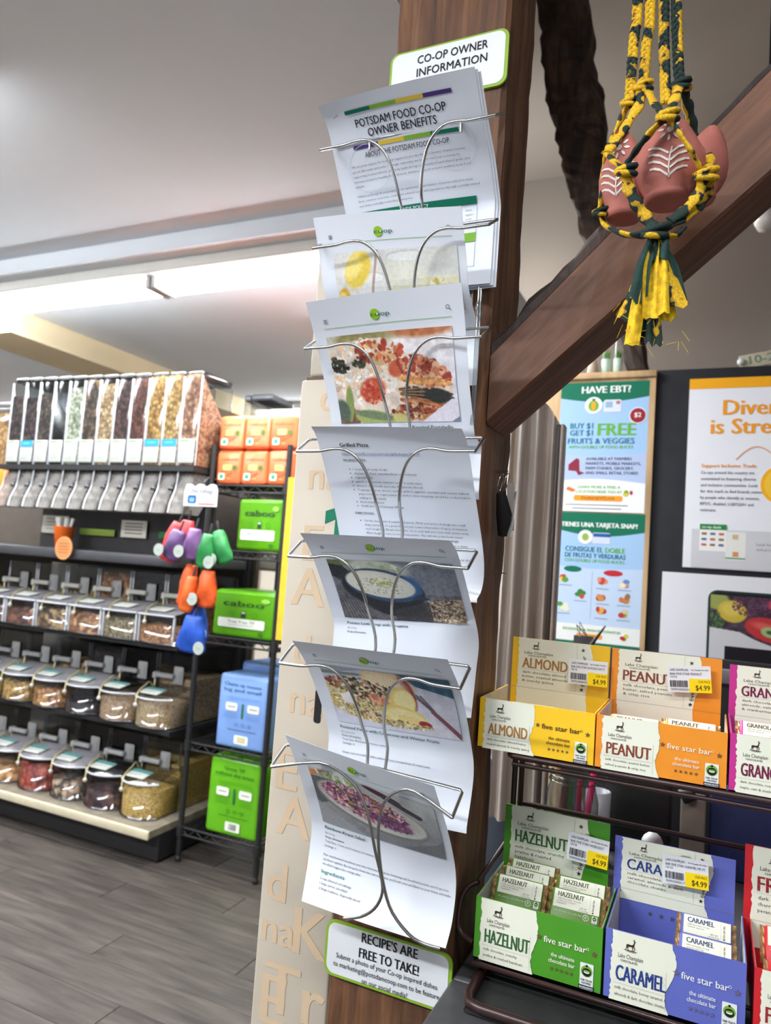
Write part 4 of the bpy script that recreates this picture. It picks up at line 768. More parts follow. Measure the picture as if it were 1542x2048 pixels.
        for q in (1.0, .72, .4): rings.append([(ctr[0] + (x - ctr[0]) * q, ctr[1] + (y - ctr[1]) * q, Z + h_ + r.uniform(-.008, .008) + .012 * (1 - q)) for x, y in peri])
        base = [(x, y, Z + .004) for x, y in peri]; K = len(peri); allr = [base] + rings; mb.add([p for R_ in allr for p in R_] + [(ctr[0], ctr[1], Z + h_ + .014)], [(m * K + k, m * K + (k + 1) % K, (m + 1) * K + (k + 1) % K, (m + 1) * K + k) for m in range(3) for k in range(K)] + [(3 * K + k, 3 * K + (k + 1) % K, 4 * K) for k in range(K)], 0, True)
        rf = [.2, .06, .2, .1, .2][j] if row < 2 else [.1, .03, .03, .03, .17][j]
        mb.box(a + .004, b - .004, back + .006, Y0 + .455, Z + .004, Z + (.31 * (.35 + .6 * ((j * 7 + row * 3) % 3) / 2) if rf > .05 else .05))
        ob = mb.build(what.split()[-1], gm); tag(ob, '%s in the %s row scoop bin, %s' % (what, ROWN[row], place), 'bulk food', None, 'stuff')
# ---------------------------------------------------------------- black wire shelving rack with paper goods
RX0, RX1, RY0, RY1 = -2.086, -1.682, 2.639, 3.25
wr = thing('wire_shelving_rack', 'black wire shelving rack of paper goods beside the bulk bins', 'shelving unit', ((RX0 + RX1) / 2, 2.95, 0))
for x in (RX0, RX1):
    for y in (RY0, RY1):
        pmb = MB().cyl((x, y, 0.03), (x, y, 1.834), .0127, n=12); po = pmb.build('post', BLACK, wr)
        MB().lathe([(0, 0), (.012, 0), (.014, .012), (.008, .03), (0, .03)], (x, y, 0), 10).build('levelling_foot', BLACK, po)
RZ = [1.652, 1.362, 0.982, 0.510, 0.145]
for z in RZ:
    mb = MB()
    for y in (RY0, RY1):
        mb.cyl((RX0, y, z), (RX1, y, z), .0045, n=6); mb.cyl((RX0, y, z - .03), (RX1, y, z - .03), .0045, n=6); K = 10
        mb.tube([(RX0 + (RX1 - RX0) * k / K, y, z - (.03 if k % 2 else 0)) for k in range(K + 1)], .003, 5)
    for x in (RX0, RX1):
        mb.cyl((x, RY0, z), (x, RY1, z), .0045, n=6); mb.cyl((x, RY0, z - .03), (x, RY1, z - .03), .0045, n=6); mb.tube([(x, RY0 + (RY1 - RY0) * k / 14, z - (.03 if k % 2 else 0)) for k in range(15)], .003, 5)
        for y in (RY0, RY1): mb.cyl((x, y, z - .035), (x, y, z + .008), .018, n=10)
    for k in range(1, 18): x = RX0 + (RX1 - RX0) * k / 18; mb.cyl((x, RY0, z + .002), (x, RY1, z + .002), .0026, n=5)
    mb.build('wire_shelf', BLACK, wr)
def film(name, c): return mat(name, c, 0.28, vary=.04, scale=8)
ORG = film('orange_film', (228, 112, 68)); GRN = film('green_film', (96, 172, 24)); BLU = film('blue_film', (124, 160, 220)); DKG = (40, 74, 40)
def pack(name, label, cat, x0, x1, y0, y1, z0, z1, m, group, fill, b=.016):
    t = thing(name, label, cat, ((x0 + x1) / 2, (y0 + y1) / 2, z0), group); mb = MB().rbox(x0, x1, y0, y1, z0, z1, b, 3)
    r = random.Random(label); mb.v = [(v[0] + r.uniform(-.003, .003), v[1] + r.uniform(-.003, .003), v[2] + (r.uniform(-.002, .002) if v[2] > z0 + .02 else 0)) for v in mb.v]; mb.build('wrapper', m, t)
    p = Print(); fill(p, x1 - x0, z1 - z0); p.build('print', front_map(x0, y0, z1), t, .0035); return t
def fo(p, w, h):
    p.text('caboo', w * .55, h * .31, h * .09, (110, 92, 40), w=w * .68, align='C', bold=.04, layer=2); p.rrect(w * .3, h * .42, w * .66, h * .60, .006, (244, 176, 110)); p.ell(w * .78, h * .52, w * .09, w * .09, (70, 110, 50)); p.text('FT', w * .48, h * .54, h * .05, (196, 130, 80), align='C')
    p.rrect(w * .14, h * .68, w * .40, h * .88, .006, (230, 226, 200)); p.rect(w * .2, h * .72, w * .34, h * .84, (40, 140, 106), 2); p.poly([(w * .22, h * .68), (w * .27, h * .56), (w * .32, h * .68)], (60, 120, 90), 2)
    for a in (.5, .58, .66): p.ell(w * a, h * (.74 - (a - .5) * .4), .005, .004, (120, 90, 50))
    p.rect(w * .5, h * .82, w * .64, h * .86, (220, 150, 90))
for r_i, zz in ((0, 1.660), (1, 1.818)):
    for k in range(3):
        pack('tissue_pack', 'orange wrapped tissue pack, %s of three in the %s layer on the top wire shelf' % (['left', 'middle', 'right'][k], ['lower', 'upper'][r_i]), 'tissue pack', RX0 + .012 + k * .138, RX0 + .146 + k * .138, RY0 + .01, RY0 + .24, zz, zz + .153, ORG, 'orange tissue packs', fo)
def mascotless(p, w, h, z): p.rect(w * .47, h * z, w * .55, h * (z + .13), (36, 66, 40)); p.rect(w * .48, h * (z + .01), w * .54, h * (z + .045), (190, 200, 180), 2)
def fg(txt):
    def f(p, w, h):
        p.text('caboo', w * .5, h * .33, h * .115, DKG, w=w * .66, align='C', bold=.05); mascotless(p, w, h, .44); p.ell(w * .85, h * .18, w * .07, h * .05, (150, 214, 90)); p.ring(w * .32, h * .5, .012, .003, (84, 160, 30)); p.ring(w * .70, h * .5, .012, .003, (84, 160, 30))
        p.rrect(w * .10, h * .60, w * .86, h * .80, .006, (226, 232, 222), 1); p.text(txt, w * .48, h * .70, h * .062, (70, 76, 70), w=w * .44, align='C', layer=2, res=2); p.rect(w * .28, h * .735, w * .68, h * .745, (150, 156, 150), 2)
        p.rect(w * .12, h * .86, w * .5, h * .87, (84, 160, 30)); p.ell(w * .80, h * .89, .012, .008, (50, 110, 30))
    return f
def fback(head, tint, dark, white, bc):
    def f(p, w, h):
        n = len(head)
        for i, s in enumerate(head): p.text(s, w * .5, h * (.15 + i * .075), h * .046, dark, w=w * (.40 + .35 * (len(s) > 9)), align='C', bold=.01)
        for k in range(2): p.rect(w * .2, h * (.30 + k * .025), w * .85, h * (.305 + k * .025), tint)
        p.rrect(w * .18, h * .38, w * .42, h * .49, .008, white); p.rrect(w * .62, h * .38, w * .86, h * .49, .008, white); p.rect(w * .505, h * .38, w * .545, h * .58, (36, 110, 60))
        p.rect(w * .22, h * .43, w * .38, h * .442, (110, 120, 110), 2); p.rect(w * .66, h * .43, w * .82, h * .442, (110, 120, 110), 2)
        for k in range(3):
            p.rect(w * .16, h * (.53 + k * .025), w * .44, h * (.535 + k * .025), tint); p.rect(w * .6, h * (.53 + k * .025), w * .88, h * (.535 + k * .025), tint)
        for k in range(3): p.ell(w * (.42 + k * .13), h * .67, w * .04, h * .022, tint)
        p.rect(w * .25, h * .74, w * .82, h * .747, dark); p.rrect(w * .40, h * .81, w * .68, h * .93, .006, white); p.bars(w * .46, h * .83, w * .63, h * .91, 14) if bc else p.rect(w * .46, h * .83, w * .63, h * .91, (196, 190, 150), 2)
    return f
pack('tissue_bale', 'lime green pack with white band on the second wire shelf', 'toilet paper', -1.932, -1.700, RY0 + .012, RY0 + .25, 1.370, 1.596, GRN, None, fg('Bamboo TP'))
pack('tissue_bale', 'wide lime green pack with white band on the third wire shelf', 'toilet paper', -2.022, -1.700, RY0 + .012, RY0 + .30, 0.990, 1.19, GRN, None, fg('Tree Free TP'))
pack('tissue_bale', 'light blue pack with dark script on the fourth wire shelf', 'paper towels', -1.955, -1.700, RY0 + .012, RY0 + .18, 0.518, 0.828, BLU, None, fback(['Cleans up messes', 'big and small'], (100, 136, 196), (44, 70, 110), (226, 230, 220), False))
pack('tissue_bale', 'second light blue pack standing behind the first on the fourth wire shelf', 'paper towels', -1.975, -1.69, RY0 + .20, RY0 + .42, 0.518, 0.86, BLU, None, lambda p, w, h: p.rect(.01, .01, .02, .02, (100, 136, 196)))
pack('tissue_bale', 'green pack with white barcode square on the lowest wire shelf', 'toilet paper', -1.968, -1.702, RY0 + .012, RY0 + .2, 0.153, 0.474, GRN, None, fback(['Great TP', 'without the trees'], (74, 150, 14), (44, 100, 20), (228, 236, 220), True))
pack('tissue_bale', 'green pack mostly hidden behind the right rack post on the lowest shelf', 'toilet paper', -1.665, -1.50, RY0 + .06, RY0 + .26, 0.0, 0.44, GRN, None, lambda p, w, h: p.rect(.01, .01, .02, .02, (74, 150, 14)))
# perforated cream uprights and things glimpsed behind the rack
bg = thing('back_gondola', 'dark shelving run with slotted cream uprights seen through the wire rack', 'shelving unit', (-1.9, 3.5, 0))
MB().box(-2.098, -1.2, 3.50, 3.52, 0.0, 1.60).build('back_panel', mat('charcoal_back', (44, 42, 42), 0.7), bg)
for px in (497, 508):
    a = at(px, 1200, 3.47)
    ub = MB().box(a.x - .014, a.x + .014, 3.46, 3.498, 0.0, 1.60).build('upright', mat('slot_cream', (150, 140, 124), 0.6), bg)
    mb = MB()
    for k in range(40): mb.box(a.x - .003, a.x + .003, 3.4592, 3.4605, .1 + k * .038, .122 + k * .038)
    o = mb.build('slots', BLACK, ub); o['kind'] = 'stuff'
for z in (.45, .85, 1.25): MB().box(-2.098, -1.2, 3.30, 3.50, z, z + .02).build('shelf', BLACK, bg)
for k, (px, z, c, lb) in enumerate(((540, 1.27, (206, 204, 196), 'pale wrapped bundle on the back shelf behind the upper green pack'), (535, .87, (150, 130, 110), 'brown jar behind the blue packs'))):
    a = at(px, 1180, 3.38); tag(MB().rbox(a.x - .08, a.x + .08, 3.32, 3.44, z, z + [.2, .16][k], .02, 3).build(['wrapped_bundle', 'jar'][k], mat('back_goods_%d' % k, c, .5)), lb, ['bundle', 'jar'][k])
# dispensers of the next aisle over the top of the rack
for k, (px0, px1, py, cols, lb) in enumerate(((488, 502, 790, [(120, 96, 80), (90, 70, 60)], 'narrow dispenser of dark grain in the next aisle above the orange packs'), (503, 545, 788, [(150, 122, 100), (120, 94, 76)], 'wide smoked dispenser in the next aisle above the orange packs'))):
    a, b = at(px0, py, 3.6), at(px1, py, 3.6); t = thing('gravity_dispenser', lb, 'dispenser', (a.x, 3.7, 1.6)); zt = a.z
    MB().rbox(a.x, b.x, 3.60, 3.85, 1.6, zt - .04, .01).build('hopper', CLR, t); MB().rbox(a.x, b.x, 3.60, 3.85, zt - .04, zt, .012).build('cap', LIDM, t)
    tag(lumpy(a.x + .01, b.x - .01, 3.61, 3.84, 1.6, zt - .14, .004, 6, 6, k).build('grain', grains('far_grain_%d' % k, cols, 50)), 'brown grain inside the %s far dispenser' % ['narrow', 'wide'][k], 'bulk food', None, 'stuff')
yb0, yb1 = at(592, 955, 2.30), at(556, 1280, 2.30)
yt = thing('yellow_sign', 'tall yellow sign edge between the wire rack and the cream panel', 'sign', (yb1.x, 2.3, yb1.z))
MB().box(at(577, 955, 2.3).x, at(577, 955, 2.3).x + .16, 2.30, 2.312, yb1.z, yb0.z).build('board', mat('yellow_card', (222, 184, 40), 0.5), yt)
p = Print(); xx0 = at(577, 955, 2.3).x
for v, h in ((.11, .045), (.30, .05), (.39, .04)): p.ell(.05, v, .012, h / 2, (40, 50, 40))
p.build('print', front_map(xx0, 2.3, yb0.z), yt)
MB().cyl((xx0 + .08, 2.306, 0), (xx0 + .08, 2.306, yb1.z), .008, n=8).build('stand', BLACK, yt)
# ---------------------------------------------------------------- clip strip of folded shopping pouches
cs = thing('clip_strip', 'hanging display strip with a white header card for folded shopping bags', 'display strip', (-2.09, 2.47, 1.62))
h0, h1 = at(371, 968, 2.47), at(433, 1014, 2.47)
hp = [(h0.x, h1.z), (h1.x, h1.z), (h1.x, h0.z - .03)] + [(h1.x - (h1.x - h0.x) * t, h0.z - .012 + .014 * abs(math.sin(t * 9))) for t in np.linspace(.05, .95, 18)] + [(h0.x, h0.z - .03)]
hc = MB().prism(hp, 2.468, 2.472).build('header_card', mat('header_white', (214, 216, 220), 0.5), cs)
p = Print(); w, hh = h1.x - h0.x, h0.z - h1.z; p.text('Chicobag', w * .08, hh * .40, hh * .22, (120, 120, 130), w=w * .78, bold=.03, shear=.25); p.rrect(w * .12, hh * .5, w * .38, hh * .88, .008, (40, 90, 160)); p.rect(w * .18, hh * .62, w * .32, hh * .8, (120, 170, 220), 2); p.rect(w * .45, hh * .86, w * .95, hh * .93, (190, 110, 90))
p.build('print', front_map(h0.x, 2.468, h0.z), cs)
s0, s1 = at(415, 1010, 2.48), at(398, 1290, 2.48); MB().tube([s0, (s0.x - .002, 2.48, (s0.z + s1.z) / 2), (s0.x, 2.48, s1.z)], .007, 6, flat=.4).build('strip', BLACK, cs)
MB().tube(smooth3([at(408, 966, 2.475), at(420, 955, 2.52), at(436, 962, 2.62)], 4), .003, 6).build('hook', BLACK, cs)
def pouch(px, py, w, h, col, lean, y, tagside, label, k):
    c = at(px, py, y); nm = 'pouch_cloth_%d_%d_%d' % col; t = thing('folded_shopping_bag', label, 'bag', tuple(c), 'folded bags on the display strip'); mb = MB(); N = 12; K = 14; Rm = Matrix.Rotation(lean, 3, 'Y'); r = random.Random(k)
    vv = []
    for i in range(N + 1):
        q = i / N; z = h * (.5 - q); rw = w / 2 * (0.50 + .55 * q ** .8 if q < .9 else 1.0 - (q - .9) * 3); rd = .028 * (.5 + .7 * math.sin(math.pi * min(q + .1, 1)))
        for j in range(K):
            an = 2 * math.pi * j / K; f = 1 + .06 * math.sin(3 * an + i * .8 + k) + r.uniform(-.03, .03); vv.append(Vector(c) + Rm @ Vector((rw * math.cos(an) * f, rd * math.sin(an) * f, z)))
    mb.add(vv, [(i * K + j, (i + 1) * K + j, (i + 1) * K + (j + 1) % K, i * K + (j + 1) % K) for i in range(N) for j in range(K)] + [tuple(range(K)), tuple(range(N * K, (N + 1) * K))[::-1]], 0, True); mb.build('pouch', mat(nm, col, 0.5, vary=.12, scale=30, bump=.3), t)
    MB().tube([Vector(c) + Rm @ Vector((0, 0, h * .46)), Vector(c) + Rm @ Vector((.004, 0, h * .46 + .03)), Vector(c) + Rm @ Vector((.002, .004, h * .46 + .05))], .006, 6, flat=.5).build('strap', BLACK, t)
    if tagside:
        tc = Vector(c) + Rm @ Vector((w * .42 * tagside, -.035, -h * .30)); a_ = MB().tube([tc, tc + Vector((0, .002, 0))], .026, 18).build('round_tag', mat('tag_card', (166, 176, 168), 0.6), t)
        q = Print(); q.rect(-.012, -.002, .012, .002, (150, 160, 150)); q.rect(-.008, .006, .008, .009, (150, 160, 150)); q.build('print', front_map(tc.x, tc.y, tc.z), a_)
    return t
RED, PUR, GRE, ORA, BLE = (196, 48, 52), (86, 60, 104), (30, 124, 60), (214, 84, 28), (22, 74, 172)
for k, (px, py, w, h, col, lean, y, tg_, lb) in enumerate((
    (345, 1083, .10, .175, RED, .30, 2.50, 0, 'red folded bag at the far left of the strip'), (372, 1068, .10, .12, RED, .1, 2.515, 0, 'red folded bag tucked behind the purple ones'),
    (350, 1090, .115, .13, PUR, .28, 2.44, -1, 'dark purple folded bag in front of the red ones'), (386, 1088, .095, .13, (110, 76, 126), .12, 2.43, -1, 'lighter purple folded bag right of the dark purple one'),
    (414, 1102, .10, .14, GRE, .08, 2.43, 1, 'green folded bag hanging straight beside the purple bags'), (443, 1095, .09, .14, GRE, -.35, 2.45, -1, 'green folded bag swinging out to the right'),
    (376, 1172, .09, .18, ORA, .12, 2.46, 0, 'orange folded bag at the upper left of the orange trio'), (378, 1188, .075, .15, (220, 96, 34), .16, 2.42, 0, 'orange folded bag nearest the front of the orange trio'), (414, 1178, .105, .15, ORA, .02, 2.43, -1, 'orange folded bag at the right of the orange trio'),
    (396, 1245, .10, .16, BLE, -.15, 2.46, 1, 'blue folded bag behind the lowest one'), (385, 1268, .155, .15, BLE, .06, 2.42, 1, 'blue folded bag with round white tags at the bottom of the strip'))):
    pouch(px, py, w, h, col, lean, y, tg_, lb, k)
# ---------------------------------------------------------------- counter, wire chocolate stand and boxes
CZ = 0.812
ct = thing('checkout_counter', 'dark grey laminate counter edge in front of the post', 'counter', (0.2, 1.3, 0)); CX0 = -0.298
MB().rbox(CX0, 1.3, 0.60, PF - 0.006, CZ - 0.035, CZ, 0.004).rbox(CX0, 1.3, PF - 0.006, 1.62, CZ - 0.035, CZ, 0.004).build('worktop', mat('laminate_grey', (74, 74, 76), 0.42, vary=.05, scale=60), ct)
MB().box(CX0 + .04, 1.25, 0.66, 1.58, 0.0, CZ - 0.035).build('cabinet_body', mat('counter_black', (30, 30, 33), 0.6), ct)
ROD = mat('dark_brown_rod', (52, 32, 30), 0.35, 0.2, vary=.1); MATB = mat('black_mat', (30, 31, 31), 0.8, vary=.15, scale=50)
st = thing('chocolate_bar_stand', 'dark brown wire counter stand with two tiers and a front tray', 'display stand', (0.05, 1.05, CZ))
fl0 = atz(928, 2003, CZ + .014); bk = 1.17; XR_ = 0.42
rim = [(XR_, fl0.y, CZ + .012), (fl0.x + .02, fl0.y, CZ + .012), (fl0.x + .006, fl0.y + .004, CZ + .012), (fl0.x, fl0.y + .02, CZ + .012), (fl0.x - .004, bk, CZ + .014)]
MB().tube(rim, .0065, 10).build('tray_rim', ROD, st)
MB().box(fl0.x, XR_, fl0.y, bk, CZ + .002, CZ + .006).build('tray_floor', MATB, st)
Yh = 0.968; Ya = 1.016; ZM = at(945, 1910, Yh).z - .004; ZU = at(955, 1490, Ya).z - .004
xm0 = at(945, 1910, Yh).x - .004
mb = MB(); mb.tube([(XR_, Yh - .004, ZM - .003), (xm0 + .006, Yh - .004, ZM - .003), (xm0 + .006, bk, ZM - .003)], .0035, 8); mb.tube([(XR_, Yh + .08, ZM - .003), (xm0, Yh + .08, ZM - .003)], .003, 8)
lp_ = smooth3([at(956, 1764, Yh + .035), at(938, 1772, Yh + .03), at(924, 1794, Yh + .024), at(917, 1836, Yh + .016), at(922, 1864, Yh + .010), at(946, 1884, Yh + .004)], 4); mb.tube(lp_, .0038, 8)
mb.tube([lp_[0], (lp_[0].x, bk, lp_[0].z + .01)], .0038, 8)
for x in (xm0 + .02, .1, .38): mb.tube([(x, Yh + .08, CZ + .012), (x, Yh + .08, ZM)], .003, 6)
mb.build('lower_tier', ROD, st)
xu0 = at(1018, 1512, Ya).x
mb = MB(); mb.tube([(XR_, Ya + .002, ZU - .003), (xu0 + .006, Ya + .002, ZU - .003), (xu0, Ya + .008, ZU - .003), (xu0, Ya + .20, ZU - .003)], .0045, 8); mb.tube([(XR_, Ya + .004, ZU - .014), (xu0 + .004, Ya + .004, ZU - .014)], .003, 8); mb.tube([(XR_, Ya + .10, ZU - .004), (xu0, Ya + .10, ZU - .004)], .003, 8)
mb.build('upper_tier', ROD, st)
for x, y in ((at(1030, 1540, 1.12).x, 1.12), (at(1030, 1540, 1.12).x, 1.165), (XR_ - .02, 1.165)): MB().tube([(x, y, CZ + .012), (x, y, ZU)], .0045, 8).build('leg', ROD, st)
q0, q1 = at(1205, 1643, 1.2), at(1542, 1702, 1.2); MB().tube([(XR_, 1.2, (q0.z + q1.z) / 2), (at(1035, 1600, 1.2).x, 1.2, (q0.z + q1.z) / 2)], .0042, 8).build('cross_rod', ROD, st)
CREAM = (232, 234, 216); INKD = (64, 48, 42)
DEER = [(.15, .52), (.22, .45), (.5, .47), (.62, .42), (.68, .25), (.66, .18), (.60, .05), (.63, .05), (.68, .14), (.70, .02), (.73, .02), (.73, .15), (.82, .20), (.80, .24), (.75, .25), (.73, .40), (.70, .55), (.78, .70), (.70, .86), (.66, .86), (.72, .70), (.62, .60), (.60, .88), (.56, .88), (.55, .62), (.34, .62), (.26, .72), (.32, .88), (.28, .88), (.20, .72), (.22, .62), (.12, .88), (.08, .88), (.15, .66), (.13, .58)]
def deer(p, u, v, s, col=INKD, layer=3):
    p.poly([(u + (x - .45) * s, v + (y - .9) * s) for x, y in DEER], col, layer)
    p.ell(u, v + s * .0, s * .5, s * .035, col, layer, 12); p.ell(u + s * .05, v + s * .08, s * .38, s * .025, (120, 110, 96), layer, 12)
def torn(p, u0, u1, h, col, seed, v0=0, layer=1, lj=.0012, rj=.0025):
    r = random.Random(seed); n = 26; L = [(u0 + r.uniform(-lj, lj), v0 + (h - v0) * i / n) for i in range(n + 1)]; w_ = 0; R_ = []
    for i in range(n + 1): w_ = max(-rj, min(rj, w_ + r.uniform(-.0012, .0012))); R_.append((u1 + w_ + .004 * math.sin(i * .25), v0 + (h - v0) * i / n))
    for i in range(n): p.poly([L[i], R_[i], R_[i + 1], L[i + 1]], col, layer)
def worn_text(p, t, u, v, h, w, col, seed):
    p.text(t, u, v, h, col, w=w, bold=.026, layer=3, res=3); r = random.Random(seed); c2 = tuple(int(c + (q - c) * .55) for c, q in zip(col, CREAM))
    for _ in range(int(w / .0006)): x = u + r.random() * w; y = v - r.random() * h; p.ell(x, y, .00022, .0007, c2, 5, 5)
def fair(p, u, v, w, h):
    p.rrect(u, v, u + w, v + h, w * .08, (232, 234, 232), 2); p.ell(u + w * .5, v + h * .30, w * .42, w * .42, (120, 168, 60), 3); p.ell(u + w * .5, v + h * .10, w * .09, w * .09, (24, 30, 28), 4, 12)
    p.ell(u + w * .5, v + h * .34, w * .33, w * .30, (24, 30, 28), 4); p.ell(u + w * .5, v + h * .33, w * .22, w * .10, (232, 234, 232), 5); p.ell(u + w * .5, v + h * .29, w * .24, w * .07, (120, 168, 60), 6)
    p.text('FAIR TRADE', u + w * .5, v + h * .68, h * .075, (30, 36, 46), w=w * .84, align='C', layer=4, bold=.02); p.text('CERTIFIED', u + w * .5, v + h * .79, h * .075, (30, 36, 46), w=w * .74, align='C', layer=4, bold=.02)
    p.rect(u - w * .08, v + h * .84, u + w * 1.08, v + h * .985, (34, 46, 62), 3); p.text('INGREDIENTS', u + w * .5, v + h * .955, h * .075, (232, 234, 232), w=w * 1.0, align='C', layer=5, bold=.02)
BOARD_IN = mat('grey_board', (196, 196, 190), 0.75)
def box_body(t, x0, x1, y0, y1, z0, z1, m, inner):
    e = .0012; mb = MB(); mb.box(x0, x1, y0, y0 + e, z0, z1); mb.box(x0, x1, y0, y1, z0, z0 + e); mb.build('front_panel', m, t)
    MB().box(x0, x0 + e, y0 + e, y1, z0 + e, z1).build('side_panel', m, t); MB().box(x1 - e, x1, y0 + e, y1, z0 + e, z1).build('side_panel', m, t)
    mb = MB(); mb.box(x0 + e, x0 + e + .0006, y0 + e, y1 - e, z0 + e, z1 - .0005); mb.box(x1 - e - .0006, x1 - e, y0 + e, y1 - e, z0 + e, z1 - .0005); mb.box(x0 + e, x1 - e, y0 + e, y0 + e + .0006, z0 + e, z1 - .0005); mb.build('lining', BOARD_IN, t)
def choc(nm, label, col, ncol, fcol, desc_f, desc_l, fl_px, fr_px, ft_px, Yf, lid_px, Yl, vname='five star bar', fade=False, seed=0):
    a, b, c = at(*fl_px, Yf), at(*fr_px, Yf), at(*ft_px, Yf); x0, x1, z0, z1 = a.x, b.x, (ZM if Yf == Yh else ZU) + .002, c.z; lt, rt, lb = (at(*q, Yl) for q in lid_px); xl0, xl1, zl1 = lt.x, rt.x, (lt.z + rt.z) / 2; m = mat('carton_%d_%d_%d' % col, col, .45, vary=.02, scale=12)
    t = thing('chocolate_bar_box', label, 'chocolate box', ((x0 + x1) / 2, (Yf + Yl) / 2, z0), 'chocolate bar boxes on the stand')
    box_body(t, x0, x1, Yf, Yl, z0, z1, m, col); MB().box(xl0, xl1, Yl, Yl + .0014, z0, zl1).build('lid_panel', m, t); w, h = x1 - x0, z1 - z0; p = Print()
    torn(p, w * .05, w * .485, h, CREAM, seed); deer(p, w * .19, h * .245, h * .20); p.text('Lake Champlain', w * .10, h * .37, h * .062, INKD, w=w * .185, layer=3); p.text('CHOCOLATES', w * .12, h * .425, h * .032, INKD, w=w * .125, layer=3, bold=.02)
    worn_text(p, nm, w * .09, h * .70, h * .215, w * min(.36, .058 * len(nm)), ncol, seed); p.dots((w * .07, h * .745), (w * .45, h * .745), .0004, .0012, (110, 100, 90), 3); p.dots((w * .455, h * .42), (w * .455, h * .96), .0004, .0012, (110, 100, 90), 3)
    for i, s in enumerate(desc_f): p.text(s, w * .085, h * (.825 + i * .095), h * .043, (90, 78, 70), w=w * .0118 * len(s), layer=3, res=1)
    tc = fcol; sc = (112, 86, 60) if not fade else (104, 100, 130); p.star(w * .525, h * .375, h * .052, sc, 2); p.text(vname, w * .56, h * .43, h * .095, tc, w=w * .325, layer=3, bold=.02); p.ring(w * .895, h * .365, h * .022, h * .006, tc, 3, 12); p.star(w * .945, h * .42, h * .055, sc, 2)
    p.text('the ultimate', w * .80, h * .62, h * .062, tc, w=w * .18, align='R', layer=3, bold=.015); p.text('chocolate bar', w * .805, h * .715, h * .062, tc, w=w * .20, align='R', layer=3, bold=.015)
    for k in range(5): p.star(w * (.63 + .038 * k), h * .81, h * .034, sc, 2)
    fair(p, w * .845, h * .58, w * .10, h * .40); p.build('front_print', front_map(x0, Yf, z1), t)
    w, h = xl1 - xl0, zl1 - z1; p = Print(); r_edge = .80
    torn(p, w * .065, w * r_edge, h + (.014 if fade else .034), CREAM, seed + 50, v0=0); p.rect(0, h, w, h + .0004, (150, 140, 120), 2); deer(p, w * .25, h * .20, h * .17); p.text('Lake Champlain', w * .13, h * .315, h * .055, INKD, w=w * .30, layer=3); p.text('CHOCOLATES', w * .17, h * .365, h * .03, INKD, w=w * .19, layer=3, bold=.02)
    worn_text(p, nm, w * .115, h * .60, h * .20, w * min(.50, .078 * len(nm)), ncol, seed + 3); p.dots((w * .10, h * .625), (w * .665, h * .625), .0004, .0012, (110, 100, 90), 3); p.dots((w * .675, h * .02), (w * .675, h * .985), .0004, .0012, (110, 100, 90), 3)
    for i, s in enumerate(desc_l): p.text(s, w * .12, h * (.71 + i * .085), h * .048, (84, 72, 64), w=w * .0205 * len(s), layer=3, res=1)
    p.text(vname, w * .765, h * .84, h * .075, INKD, w=h * .60, rot=-math.pi / 2, layer=3, bold=.012); p.star(w * .735, h * .13, h * .045, (92, 74, 60), 3); p.star(w * .735, h * .91, h * .045, INKD, 3)
    p.build('lid_print', front_map(xl0, Yl, zl1), t)
    return t, dict(x0=x0, x1=x1, z0=z0, z1=z1, Yf=Yf, Yl=Yl, lid=(xl0, xl1, zl1))
YEL, OGE, PNK, GRB, LAV, REDB = (244, 196, 30), (236, 146, 36), (196, 46, 140), (74, 150, 36), (98, 108, 190), (206, 36, 44)
B1, D1 = choc('ALMOND', 'yellow almond chocolate bar box at the left of the upper tier', YEL, (168, 120, 62), (84, 62, 30), ['dark chocolate, almond butter,', 'roasted almonds & crunchy quinoa'], ['dark chocolate, almond', 'butter, roasted almonds', '& crunchy quinoa'], (955, 1490), (1186, 1530), (960, 1394), Ya, ((1027, 1274), (1221, 1293), (1020, 1392)), Ya + .148, seed=1)
B2, D2 = choc('PEANUT', 'orange peanut chocolate bar box in the middle of the upper tier', OGE, (132, 62, 44), (240, 232, 210), ['milk chocolate, peanut butter,', 'salted peanuts & crisp rice'], ['milk chocolate, peanut', 'butter, salted peanuts', '& crisp rice'], (1189, 1531), (1452, 1576), (1192, 1428), Ya, ((1225, 1297), (1445, 1318), (1222, 1425)), Ya + .148, seed=2)
B3, D3 = choc('GRANOLA', 'magenta granola chocolate bar box at the right of the upper tier', PNK, (112, 30, 66), (240, 232, 210), ['dark chocolate, roasted almonds,', 'maple, oats & cranberries'], ['dark chocolate, roasted', 'almonds, oats', '& cranberries'], (1457, 1577), (1740, 1626), (1459, 1465), Ya, ((1460, 1330), (1690, 1352), (1460, 1455)), Ya + .148, seed=3)
B4, D4 = choc('HAZELNUT', 'green hazelnut chocolate bar box with five bars standing in it', GRB, (52, 98, 52), (236, 238, 222), ['milk chocolate, crunchy', 'praline & roasted hazelnuts'], ['milk chocolate, crunchy', 'praline & roasted', 'hazelnuts'], (946, 1911), (1201, 1970), (953, 1791), Yh, ((1012, 1608), (1221, 1648), (1005, 1735)), Yh + .134, seed=4)
B5, D5 = choc('CARAMEL', 'lavender blue caramel chocolate bar box nearly empty on the lower tier', LAV, (40, 62, 132), (230, 232, 236), ['milk chocolate, honey caramel,', 'almonds & dark chocolate chunks'], ['milk chocolate, honey', 'caramel, almonds & dark', 'chocolate chunks'], (1207, 1965), (1490, 2044), (1208, 1853), Yh, ((1231, 1670), (1472, 1721), (1229, 1785)), Yh + .134, fade=True, seed=5)
